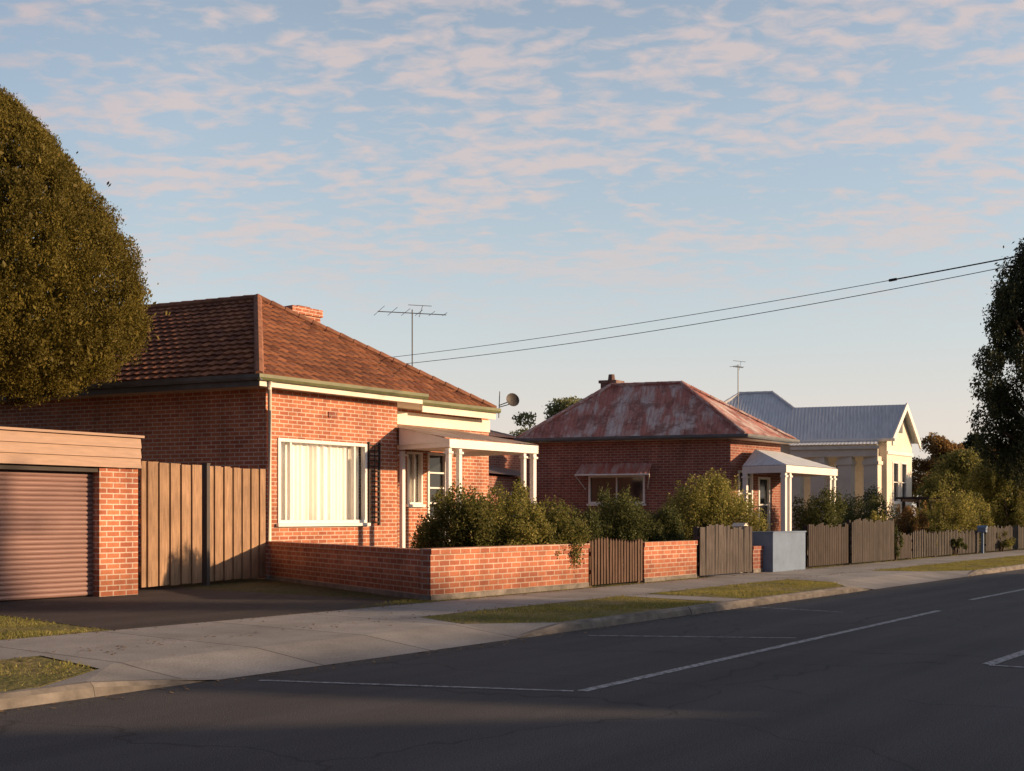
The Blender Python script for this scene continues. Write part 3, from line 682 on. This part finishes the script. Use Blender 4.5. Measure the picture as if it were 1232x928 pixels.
# ================================================================= SHEDS
sh=T(575,24.5); sh2=T(655,26.5)
t=thing('shed','dark outbuilding with rusty skillion roof between the two brick houses','shed',sh.lerp(sh2,.5))
d_=(sh2-sh).normalized(); n_=Vector((d_.y,-d_.x,0)); L_=(sh2-sh).length
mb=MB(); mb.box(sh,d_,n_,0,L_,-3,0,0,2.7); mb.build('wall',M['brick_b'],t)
mb=MB(); q=[sh+d_*-.3+n_*.3,sh+d_*(L_+.3)+n_*.3,sh+d_*(L_+.3)-n_*3.2,sh+d_*-.3-n_*3.2]
slope(mb,[zz_(q[0],2.75),zz_(q[1],2.75),zz_(q[2],3.6),zz_(q[3],3.6)],'corr'); mb.build('roof',M['rustdark'],t)
mb=MB(); mb.box(sh,d_,n_,L_*.45,L_*.8,.003,.05,1.2,2.2); mb.build('window',M['white'],t)
t=thing('outbuilding','low dark rusty roof glimpsed behind the porch below the satellite dish','shed',T(600,30.))
a0=T(566,27.5);a1=T(638,27.5); mb=MB(); D_=a0.lerp(a1,.5).y; zr1=zat(506,D_+2.5);ze1=zat(526,D_)
b1=V*3; a0h=a0+b1+U*.9; a1h=a1+b1-U*1.6
slope(mb,[zz_(a0,ze1),zz_(a1,ze1),zz_(a1h,zr1),zz_(a0h,zr1)],'corr'); slope(mb,[zz_(a1,ze1),zz_(a1+b1*2,ze1),zz_(a1h,zr1)],'corr'); slope(mb,[zz_(a0,ze1),zz_(a0h,zr1),zz_(a0+b1*2,ze1)],'corr'); mb.build('roof',M['rustdark'],t)
mb=MB(); i0=a0+U*.2+V*.2;i1=a1-U*.2+V*.2; mb.prism([i0,i1,i1+b1*1.8,i0+b1*1.8],0,ze1-.02); mb.build('wall',M['brick_b'],t)
ab=T(1112,14.6); t=thing('garden_arbour','small dark timber arbour half hidden among bushes behind the pale pickets','arbour',ab)
for i,(a,b) in enumerate(((-.8,-.5),(.8,-.5),(.8,.5),(-.8,.5))):
    mb=MB(); q=ab+U*a+N*b; mb.box(q,U,N,-.05,.05,-.05,.05,0,1.85); mb.build('post',M['arbour'],t)
mb=MB()
for b in (-.5,.5): mb.box(ab,U,N,-1.05,1.05,b-.03,b+.03,1.852,1.95)
for i in range(7): x=-.9+.3*i; mb.box(ab,U,N,x-.025,x+.025,-.75,.75,1.952,2.03)
mb.build('rafters',M['arbour'],t)
# ================================================================= ANTENNAS, DISH
def antenna(px,D,ybase,ytop,span,label,nel=6,ang_=0.):
    X=(px-CX)/F*D; b=Vector((X,D,zat(ybase,D))); tp=Vector((X,D,zat(ytop,D)))
    t=thing('tv_antenna',label,'antenna',b); mb=MB(); mb.tube([b-Z*.25,tp+Z*.1],.018,6); mb.build('mast',M['metal'],t)
    bd=Vector((math.cos(ang_),math.sin(ang_),.0)); el=Vector((-bd.y,bd.x,0)); s=span*D/F
    mb=MB(); mb.tube([tp-bd*s*.5,tp+bd*s*.5],.013,5)
    mb.build('boom',M['metal'],t); mb=MB()
    for i in range(nel):
        f=-.48+.96*i/(nel-1); l=s*(.40-.26*i/(nel-1)); c=tp+bd*s*f+Z*(.02)
        mb.tube([c-el*l,c+el*l],.008,4)
    c=tp+bd*s*.1; mb.tube([c-Z*.1,c+Z*.22+bd*.1],.008,4); mb.tube([c+Z*.22-bd*.3,c+Z*.22+bd*.35],.008,4)
    mb.build('element',M['metal'],t)
antenna(496,31.5,447,377,84,'thin television antenna on a tall mast on the tiled roof',6,.3)
antenna(888,42.3,492,442,16,'small television antenna on a mast on the rusty roof',4,.6)
D=33.; t=thing('satellite_dish','small round dark satellite dish on a bracket above the porch','satellite dish',Vector(((603-CX)/F*D,D,zat(500,D))))
b=Vector(((600-CX)/F*D,D,zat(503,D))); mb=MB(); mb.tube([b,b+Z*.75+Vector((.03,0,0))],.015,6); mb.tube([b+Z*.3,b+Z*.35+Vector((.35,0,.05))],.014,6); mb.build('mast',M['metal'],t)
c=Vector(((616-CX)/F*D,D,zat(482,D))); nv=Vector((.35,-.9,.25)).normalized(); x=nv.cross(Z).normalized(); y=nv.cross(x); mb=MB(); rings=[]
for i in range(5):
    r=.20*i/4; rings.append([c+nv*(r*r*1.6)+x*(r*math.cos(k*.3927))+y*(r*math.sin(k*.3927)) for k in range(16)])
for i in range(4):
    for k in range(16): mb.face([rings[i][k],rings[i][(k+1)%16],rings[i+1][(k+1)%16],rings[i+1][k]])
mb.build('dish',M['dish'],t,True); mb=MB(); mb.tube([c-y*-.18+nv*.05,c+nv*.25],.01,5); mb.tube([c,b+Z*.35],.015,5); mb.build('arm',M['metal'],t)
# ================================================================= POWER LINES
pole=Vector((17.,15.5,0))
def wire(a,bx,sag,target,label,r=.012,thick=None):
    q=(1222-CX)/F; f=(q*a.y-a.x)/((bx.x-a.x)-q*(bx.y-a.y)); D=a.y+(bx.y-a.y)*f; zt=zat(target,D)
    b=Vector((bx.x,bx.y,(zt-(1-f)*a.z+sag*4*f*(1-f))/f))
    mb=MB(); K=60; pts=[]
    for i in range(K+1):
        f=i/K; p=a.lerp(b,f); p.z-=sag*4*f*(1-f); pts.append(p)
    mb.tube(pts,r,5); o=mb.build('power_line',M['wire']); tag(o,label,'power line')
    if thick:
        i=int(thick*K); mb=MB(); mb.tube([p for p in pts[i:]],r*1.9,6); mb.tube([pts[i],pts[i]+(pts[i+1]-pts[i])*.35],r*4,6); mb.build('insulated_sleeve',M['wire'],o)
    return b.z
attach=Vector(((462-CX)/F*31.,31.,zat(431,31.)))
za=wire(attach,pole+Vector((-.3,-.3,0)),.35,309,'upper power line with a thicker black sleeve crossing the sky',.007,.535)
attach2=Vector(((486-CX)/F*31.4,31.4,zat(438,31.4)))
zb_=wire(attach2,pole+Vector((.3,.3,0)),.45,319,'lower thin power line crossing the sky to the tiled roof',.008)
zp=max(za,zb_)+.5
t=thing('power_pole','tall timber power pole with crossarm across the street','power pole',pole)
mb=MB(); mb.tube([pole,pole+Z*zp],[.16,.11],10); mb.build('pole',M['trunk'],t); mb=MB(); mb.box(pole,Vector((.6,.8,0)),Vector((.8,-.6,0)),-.9,.9,.12,.22,za-.12,za-.02); mb.build('crossarm',M['trunk'],t)
# ================================================================= FENCES
def brickfence(name,label,pts,h,mat,plinth=.08,th=.22):
    t=thing(name,label,'fence',pts[0].lerp(pts[-1],.5))
    body=MB();cop=MB();pl=MB()
    for i in range(len(pts)-1):
        p,q=pts[i],pts[i+1]; d=(q-p).normalized(); n=Vector((d.y,-d.x,0)); L=(q-p).length
        body.box(p,d,n,0,L,-th,0,plinth,h-.09); cop.box(p,d,n,0,L+.02,-th-.015,.018,h-.089,h+random.uniform(0,.004)); pl.box(p,d,n,0,L,-th-.02,.012,0,plinth-.002)
    body.build('wall',M[mat],t); cop.build('coping',M[mat],t); pl.build('plinth',M['concrete_trim'],t); return t
ft=12.2
cor=T(518,ft)
ret0=G(320,697)
brickfence('brick_fence','low red brick side fence in shade running back from the corner to the gates',[ret0,cor-(cor-ret0).normalized()*.23],.80,'brick_f')
brickfence('brick_fence','sunlit low red brick front fence along the footpath under the overhanging shrubs',[cor,T(708,ft)],.82,'brick_f',.09)
def palings(label,p,q,h,w,gap,mat,pointed=False,jit=.02,name='timber_fence',postm=None,group=None,lean=0.):
    t=thing(name,label,'fence',p.lerp(q,.5)); d=(q-p).normalized(); n=Vector((d.y,-d.x,0)); L=(q-p).length; k=int(L/(w+gap)); st=L/k
    mb=MB()
    for i in range(k):
        a=i*st+random.uniform(-.004,.004); hh=h+random.uniform(-jit,jit)+.03*math.sin(i*.35); o=random.uniform(0,.006); ln=random.uniform(-lean,lean)
        c=[p+d*a+n*(.02+o),p+d*(a+w)+n*(.02+o),p+d*(a+w)+n*o,p+d*a+n*o]
        b=[Vector((x.x,x.y,.04)) for x in c]; u=[Vector((x.x,x.y,hh))+d*ln for x in c]; mb.hexa(b+u)
        if pointed:
            m1=(u[0]+u[1])/2+Z*.06; m2=(u[2]+u[3])/2+Z*.06; mb.face([u[0],u[1],m1]); mb.face([u[2],u[3],m2]); mb.face([u[0],m1,m2,u[3]]); mb.face([u[1],u[2],m2,m1])
    mb.build('palings',M[mat],t)
    mb=MB()
    for z in (.25,h-.25): mb.box(p,d,n,0,L,-.045,-.002,z,z+.07)
    mb.build('rail',M[mat],t)
    m_=max(1,int(L/2.2))
    for i in range(m_+1):
        a=.0+(L-.1)*i/m_; mb=MB(); mb.box(p,d,n,a,a+.09,-.14,-.047,0,h+.02); mb.build('post',M[postm or mat],t)
    return t
palings('short brown picket gate section between two brick fences',T(711,ft),T(773,ft),.84,.065,.035,'picketb',True,.02,'picket_fence',lean=.012)
brickfence('brick_fence','short weathered brick fence piece between brown pickets and grey palings',[T(775,ft),T(838,ft)],.80,'brick_f',.08)
palings('grey weathered paling fence leaning in front of the flowering shrub',T(841,ft),T(904,ft-.05),1.08,.12,.012,'palingg',False,.05,lean=.025)
brickfence('brick_fence','tiny low brick wall between the grey palings and pale blue wall',[T(906,ft),T(927,ft)],.62,'brick_b',.08)
t=thing('rendered_wall','pale blue rendered wall with square end beside the dark paling fence','wall',T(950,11.9))
b0=T(930,11.95);b1=T(969,11.95); d=(b1-b0).normalized(); n=Vector((d.y,-d.x,0)); mb=MB(); mb.box(b0,d,n,0,(b1-b0).length,-.25,0,0,.93); mb.box(b0,d,n,0,.25,-1.8,-.252,0,.93); mb.build('wall',M['blue'],t)
mb=MB(); mb.box(b0,d,n,-.02,(b1-b0).length+.02,-.27,.02,.932,.96); mb.box(b0,d,n,-.02,.27,-1.8,-.272,.932,.96); mb.build('coping',M['blue'],t)
palings('dark brown paling fence in front of the second driveway hedge',T(972,ft),T(1022,ft),1.08,.10,.02,'paling',False,.06)
palings('taller brown paling fence pair right of the dark palings',T(1024,ft-.08),T(1075,ft-.08),1.2,.12,.01,'palingd',False,.05)
palings('low grey brown fence between the paling fence and white pickets',T(1077,ft),T(1096,ft),.75,.10,.02,'paling',False,.05)
palings('weathered pale picket fence with open gaps below the roadside bushes',T(1098,ft),T(1178,ft),.78,.07,.09,'picketw',True,.06,'picket_fence')
palings('far end pale picket fence at the right edge of the street',T(1186,ft),T(1290,ft),.92,.08,.08,'picketw',False,.06,'picket_fence')
def letterbox(p,label,mat='white',h=1.0):
    t=thing('letterbox',label,'letterbox',p); mb=MB(); mb.box(p,U,N,-.04,.04,-.04,.04,0,h); mb.build('post',M[mat],t)
    mb=MB(); mb.box(p,U,N,-.10,.10,-.14,.14,h+.001,h+.16); q=[p+U*-.12+N*.16,p+U*.12+N*.16,p+U*.12-N*.16,p-U*.12-N*.16]
    a=zz_((q[0]+q[1])/2,h+.24);b=zz_((q[2]+q[3])/2,h+.24); q=[zz_(x,h+.162) for x in q]; mb.face([q[0],q[1],a]);mb.face([q[2],q[3],b]);mb.face([q[1],q[2],b,a]);mb.face([q[3],q[0],a,b]); mb.face(q); mb.build('box',M[mat],t)
    mb=MB(); mb.box(p,U,N,-.07,.07,.142,.146,h+.09,h+.11); mb.build('slot',M['dark'],t)
letterbox(T(890,12.45),'small pale letterbox behind the grey palings','cream2',h=.93)
letterbox(T(1182,12.0),'pale blue letterbox between the two far picket fences','blue',.75)
# ================================================================= TREES AND SHRUBS
def cypress(label,base,zb,zt,prof,Rm,n,mat):
    t=thing('conifer_tree',label,'tree',base); mb=MB(); mb.tube([base-Z*.05+Vector((-.5,.4,0)),base+Z*zb+Vector((-.25,.2,0)),base+Z*(zt*.75)],[.24,.18,.05],10)
    for i in range(7):
        a=i*2.4; h=zb+(zt-zb)*(.05+.07*i); o=base+Z*(h-.2); mb.tube([o,o+Vector((math.cos(a),math.sin(a),.9))*.9,o+Vector((math.cos(a),math.sin(a),1.3))*1.2],[.09,.06,.02],6)
    mb.build('trunk',M['trunk'],t); cl=[]
    def Rr(f):
        for i in range(len(prof)-1):
            if prof[i][0]<=f<=prof[i+1][0]:
                g=(f-prof[i][0])/(prof[i+1][0]-prof[i][0]); return (prof[i][1]*(1-g)+prof[i+1][1]*g)*Rm
        return 0
    for i in range(2300):
        f=random.random(); a=random.random()*6.283; lump=1+.035*math.sin(3*a+5*f)+.03*math.sin(7*a-9*f)
        r=max(0,Rr(f)*lump-.16)*random.uniform(.90,1.0); s=random.uniform(.11,.20)
        cl.append(((base.x+math.cos(a)*r,base.y+math.sin(a)*r,zb+(zt-zb)*f),(s,s,s*1.4)))
    leafmesh('crown',mat,t,cl,n,.05,.9,2.4,.3)
    cl=[((base.x,base.y,zb+(zt-zb)*f),(max(.1,Rr(f)*.82),max(.1,Rr(f)*.82),(zt-zb)*.10)) for f in (.12,.2,.3,.4,.5,.6,.7,.8)]
    leafmesh('inner_crown',mat,t,cl,60000,.10,1.,1.8,.8)
    return t
Dt=23.; tb=Vector(((-8-CX)/F*Dt,Dt,0))
cypress('large dense golden green conifer rising behind the garage',tb,zat(474,Dt),zat(116,Dt),[(0,.32),(.09,.77),(.2,.96),(.34,1.),(.48,.93),(.62,.77),(.757,.56),(.85,.42),(.93,.28),(.98,.14),(1,.05)],3.04,340000,'cyp')
def tree(label,base,zb,zt,rx,n,mat,size=.16,ncl=30,droop=0.,cat='tree',name='leafy_tree',cr=(.28,.45),group=None,vr=.8,mid_=.9):
    t=thing(name,label,cat,base,group); H=zt; mb=MB(); fork=base+Z*(zb+(zt-zb)*.15)
    mb.tube([base-Z*.05,base+Z*zb*.5+Vector((.05,0,0)),fork,base+Z*(zb+(zt-zb)*.75)],[.03*H,.024*H,.018*H,.006*H],8); cl=[]
    for i in range(ncl):
        a=random.random()*6.283; f=random.random(); q=math.sqrt(random.random()); env=math.sqrt(max(.04,1-(2*f-mid_)**2*.9))
        c=Vector((base.x+math.cos(a)*q*rx*env*.8,base.y+math.sin(a)*q*rx*env*.8,zb+(zt-zb)*(.08+.84*f))); s=random.uniform(*cr)*rx
        cl.append((c,(s,s,s*vr)))
        if i%3==0: 
            o=base+Z*(zb+(zt-zb)*f*.6); mb.tube([o,o.lerp(c,.5)+Z*.1,c],[.010*H,.006*H,.003*H],5)
    mb.build('trunk',M['trunk'],t)
    leafmesh('crown',mat,t,cl,n,size,droop,2.2,.4); return t
def tr_(px,D,zb,ytop,rx,n,mat,label,size=.2,ncl=26,**k): return tree(label,Vector(((px-CX)/F*D,D,0)),zb,zat(ytop,D),rx,n,mat,size,ncl,**k)
Dg=45.; tree('tall dark drooping gum tree at the right edge of the street',Vector(((1248-CX)/F*Dg,Dg,0)),zat(585,Dg),zat(274,Dg),2.8,68000,'gum',.13,95,-.9,cr=(.11,.22),vr=1.6,mid_=.8)
tr_(674,75,3.,470,3.5,24000,'far','pale green bushy tree behind the gap between the brick houses',.22,38,cr=(.2,.34),vr=.6)
tr_(1126,80,1.5,524,2.6,14000,'brownleaf','brownish leafy tree just right of the white house',.24,30,cr=(.2,.36))
tr_(1172,95,2.,520,1.7,8000,'gum','small dark pine tree beyond the right hand bushes',.28,22,droop=.3)
tr_(1160,60,.6,546,2.6,18000,'shr','green tree right of the brownish tree above the pickets',.17,32,cr=(.2,.36))
tr_(1218,52,.6,550,2.2,16000,'shr','green leafy tree under the tall gum at the right edge',.16,32,cr=(.2,.36))
tr_(1198,74,.8,536,2.8,16000,'shr2','dark rounded tree between the pine and the tall gum',.2,32,cr=(.2,.36))
tr_(1142,105,1.5,538,3.4,12000,'gum','dark distant treetop behind the brownish tree',.3,26,cr=(.2,.36))
tr_(1236,66,.8,528,3.0,16000,'brownleaf','golden brown tree behind the tall gum trunk',.2,30,cr=(.2,.36))
def sb_(px,t,dz,rpx,mat,label,n=2600,size=.075,ncl=26,spiky=0,cat='shrub',name='garden_shrub',up=.1,lean=None):
    p=T(px,t); return shrub(name,label,cat,p,rpx*p.y/F,zat(dz,p.y),n,size,mat,.08,ncl,None,None,up,spiky,lean)
sb_(554,13.7,583,54,'shr','leafy green shrub behind the fence corner in front of the porch',34000,.05,85,12)
sb_(612,13.2,577,52,'shr3','pale flowering shrub below the right porch post',34000,.048,85,16,lean=(N*.85,.65,1.15))
sb_(662,12.85,594,46,'shr','green shrub spilling over the sunlit brick fence',32000,.048,75,10,lean=(N*.62,.6,1.05))
sb_(704,13.6,604,28,'shr2','dark green shrub filling the gap behind the end of the brick fence',12000,.05,40,4)
sb_(740,13.9,582,46,'shr2','dark round shrub above the brown picket section',28000,.05,75,6)
sb_(797,13.2,608,38,'shr2','low dark shrub behind the short brick fence piece',18000,.05,50)
sb_(854,14.2,567,64,'shr3','big yellow flowering shrub behind the grey palings',42000,.055,100,14)
sb_(512,14.5,618,24,'shr','small shrub left of the porch shrub by the side fence',5000,.045,24)
sb_(985,16.5,580,40,'shr2','dark hedge bush behind the dark palings beside the cottage verandah',13000,.07,40)
sb_(1040,16.8,582,46,'shr2','dark dense bush in front of the white house',14000,.07,44)
sb_(1095,13.9,600,26,'brownleaf','reddish shrub above the low grey brown fence',7000,.065,28,4)
sb_(1138,13.6,580,34,'shr3','golden roadside bush behind the white pickets',14000,.065,38,8)
sb_(1118,13.3,606,24,'shr','green bush in front of the dark arbour',7000,.06,28,4)
sb_(1166,13.5,592,28,'shr3','yellowish bush left of the pale letterbox',9000,.065,28,6)
sb_(1212,14.,562,36,'shr','bright green bush at the right edge behind the far pickets',13000,.07,34,6)
sb_(1118,12.5,636,16,'shr','small bush growing over the low end of the white pickets',3500,.05,16)
sb_(1052,12.9,612,20,'shr3','small golden bush poking above the taller brown palings',4000,.055,18,4)
sb_(1150,12.1,642,14,'shr2','small dark plant spilling over the middle of the white pickets',2600,.05,14)
sb_(1205,12.1,636,16,'shr','small green plant hanging over the far end pickets',2600,.055,14)
sb_(1076,12.2,628,10,'shr2','small leafy plant at the joint of the tall and low fences',1800,.05,12)
cl=[]
for i in range(60):
    x=-60+i*4.2; cl.append(((x,170+random.uniform(-10,10),2+random.random()*2.5),(4,3,2.5+random.random()*3)))
o=leafmesh('distant_trees','far',None,cl,16000,.8,0,1.8,.4,org=(0,170,0)); o['kind']='stuff'; tag(o,'far line of hazy trees along the horizon','trees')
# ================================================================= OPPOSITE SIDE OF THE STREET
def opp(s0,s1,t0,t1,zE,zR,label):
    h=thing('brick_house',label,'house',ST((s0+s1)/2,(t0+t1)/2)); mb=MB(); mb.prism([ST(s0+.4,t0-.4),ST(s0+.4,t1+.4),ST(s1-.4,t1+.4),ST(s1-.4,t0-.4)],0,zE-.05); mb.build('wall',M['brick_b'],h)
    dh=.6; A,B,C,D_=[ST(*q,zE) for q in ((s0,t0),(s1,t0),(s1,t1),(s0,t1))]; a=ST(s0+dh,(t0+t1)/2,zR);b=ST(s1-dh,(t0+t1)/2,zR)
    mb=MB(); mb.face([A,B,b,a]);mb.face([B,C,b]);mb.face([C,D_,a,b]);mb.face([D_,A,a]); mb.build('roof',M['tile'],h)
opp(2,17.3,-10,-17,2.9,5.7,'unseen brick house opposite the garage shaped to shade the road'); opp(18.9,28.4,-10,-17,2.9,5.7,'unseen brick house opposite the corner fence shaped to shade the road'); opp(29.3,44,-10,-17,2.9,5.6,'unseen brick house opposite the rusty cottage shaped to shade the road')  # out of view; ridges and gaps shaped to shade and streak the road
tree('unseen tall tree behind the opposite houses placed to shade the garage',ST(31.8,-20),4,11,2.0,9000,'shr2',.25,30)  # out of view, placed and sized so its shadow reaches the garage door
# ================================================================= SKY, SUN, CAMERA
el=R(12.5); sh_=Vector((.995,-.10,0)).normalized(); sd=Vector((sh_.x*math.cos(el),sh_.y*math.cos(el),math.sin(el)))
w=bpy.data.worlds.new('World'); scn.world=w; w.use_nodes=True; nt=w.node_tree; bg=nt.nodes['Background']
sky=nd(nt,'ShaderNodeTexSky',sky_type='NISHITA'); sky.sun_disc=False; sky.sun_elevation=el; sky.sun_rotation=math.atan2(sh_.x,sh_.y); sky.altitude=50; sky.air_density=1.; sky.dust_density=1.; sky.ozone_density=1.5
g=nd(nt,'ShaderNodeTexCoord').outputs['Generated']; sx=nd(nt,'ShaderNodeSeparateXYZ'); nt.links.new(g,sx.inputs[0])
def mth(op,a,b=None,c=None):
    n=nd(nt,'ShaderNodeMath',operation=op)
    for i,v in enumerate((a,b,c)):
        if v is None: continue
        if isinstance(v,(int,float)): n.inputs[i].default_value=v
        else: nt.links.new(v,n.inputs[i])
    return n.outputs[0]
zc=mth('ADD',mth('MAXIMUM',sx.outputs[2],0.),.12)
cb=nd(nt,'ShaderNodeCombineXYZ'); nt.links.new(mth('DIVIDE',sx.outputs[0],zc),cb.inputs[0]); nt.links.new(mth('DIVIDE',sx.outputs[1],zc),cb.inputs[1])
mp=nd(nt,'ShaderNodeMapping'); mp.inputs['Rotation'].default_value=(0,0,R(26)); mp.inputs['Scale'].default_value=(.95,1.4,1); mp.inputs['Location'].default_value=(3.1,1.7,0); nt.links.new(cb.outputs[0],mp.inputs[0])
n1=noise(nt,mp.outputs[0],14.,8,.55,.35); n2=noise(nt,mp.outputs[0],2.3,4,.5)
cov=mth('ADD',n1,mth('MULTIPLY',mth('SUBTRACT',n2,.46),1.0))
mask=ramp(nt,cov,[(.47,0.),(.70,1.)])
hz=ramp(nt,sx.outputs[2],[(.14,0.),(.24,1.)])
hsv=nd(nt,'ShaderNodeHueSaturation'); hsv.inputs['Saturation'].default_value=.66; nt.links.new(sky.outputs[0],hsv.inputs['Color'])
gain=ramp(nt,sx.outputs[2],[(.3,1.),(.65,.6)])
sc=nd(nt,'ShaderNodeVectorMath',operation='SCALE'); nt.links.new(hsv.outputs[0],sc.inputs[0]); nt.links.new(mth('MULTIPLY',gain,1.75),sc.inputs['Scale'])
haze=ramp(nt,sx.outputs[2],[(.0,.92),(.08,.87),(.2,.7),(.36,.35),(.6,0.)])
hcol=ramp(nt,sx.outputs[2],[(.0,(1.,.84,.71)),(.07,(1.,.88,.79)),(.16,(.73,.79,.80)),(.28,(.48,.59,.66)),(.45,(.33,.44,.54))])
hs=nd(nt,'ShaderNodeVectorMath',operation='SCALE'); nt.links.new(hcol,hs.inputs[0]); hs.inputs['Scale'].default_value=5.2
skyc=mix(nt,haze,sc.outputs[0],hs.outputs[0])
skyc=mix(nt,mth('MULTIPLY',mth('MULTIPLY',mask,hz),.68),skyc,(4.9,3.95,3.7))
dt=mth('ADD',mth('MULTIPLY',sx.outputs[0],.72),mth('MULTIPLY',sx.outputs[1],.69))
dk_=ramp(nt,mth('MULTIPLY_ADD',dt,.5,.5),[(0.,(.30,.33,.43)),(.5,(.58,.62,.72)),(.72,(1.,1.,1.))])
skyc=mix(nt,1.,skyc,dk_,'MULTIPLY')
nt.links.new(skyc,bg.inputs['Color']); bg.inputs['Strength'].default_value=.15
sl_=bpy.data.lights.new('sun','SUN'); sl_.energy=7.; sl_.angle=R(.9); sl_.color=(1.,.67,.39); so=bpy.data.objects.new('sun',sl_); col.objects.link(so); so.rotation_euler=sd.to_track_quat('Z','Y').to_euler()
cam=bpy.data.cameras.new('camera'); cam.sensor_width=36; cam.lens=F/1232*36; cam.shift_y=(HY-464)/1232; cam.clip_end=3000; co=bpy.data.objects.new('camera',cam); col.objects.link(co); co.location=(0,0,CH); co.rotation_euler=(R(90),0,0); scn.camera=co
scn.view_settings.view_transform='Standard'; scn.view_settings.look='None'; scn.view_settings.exposure=0
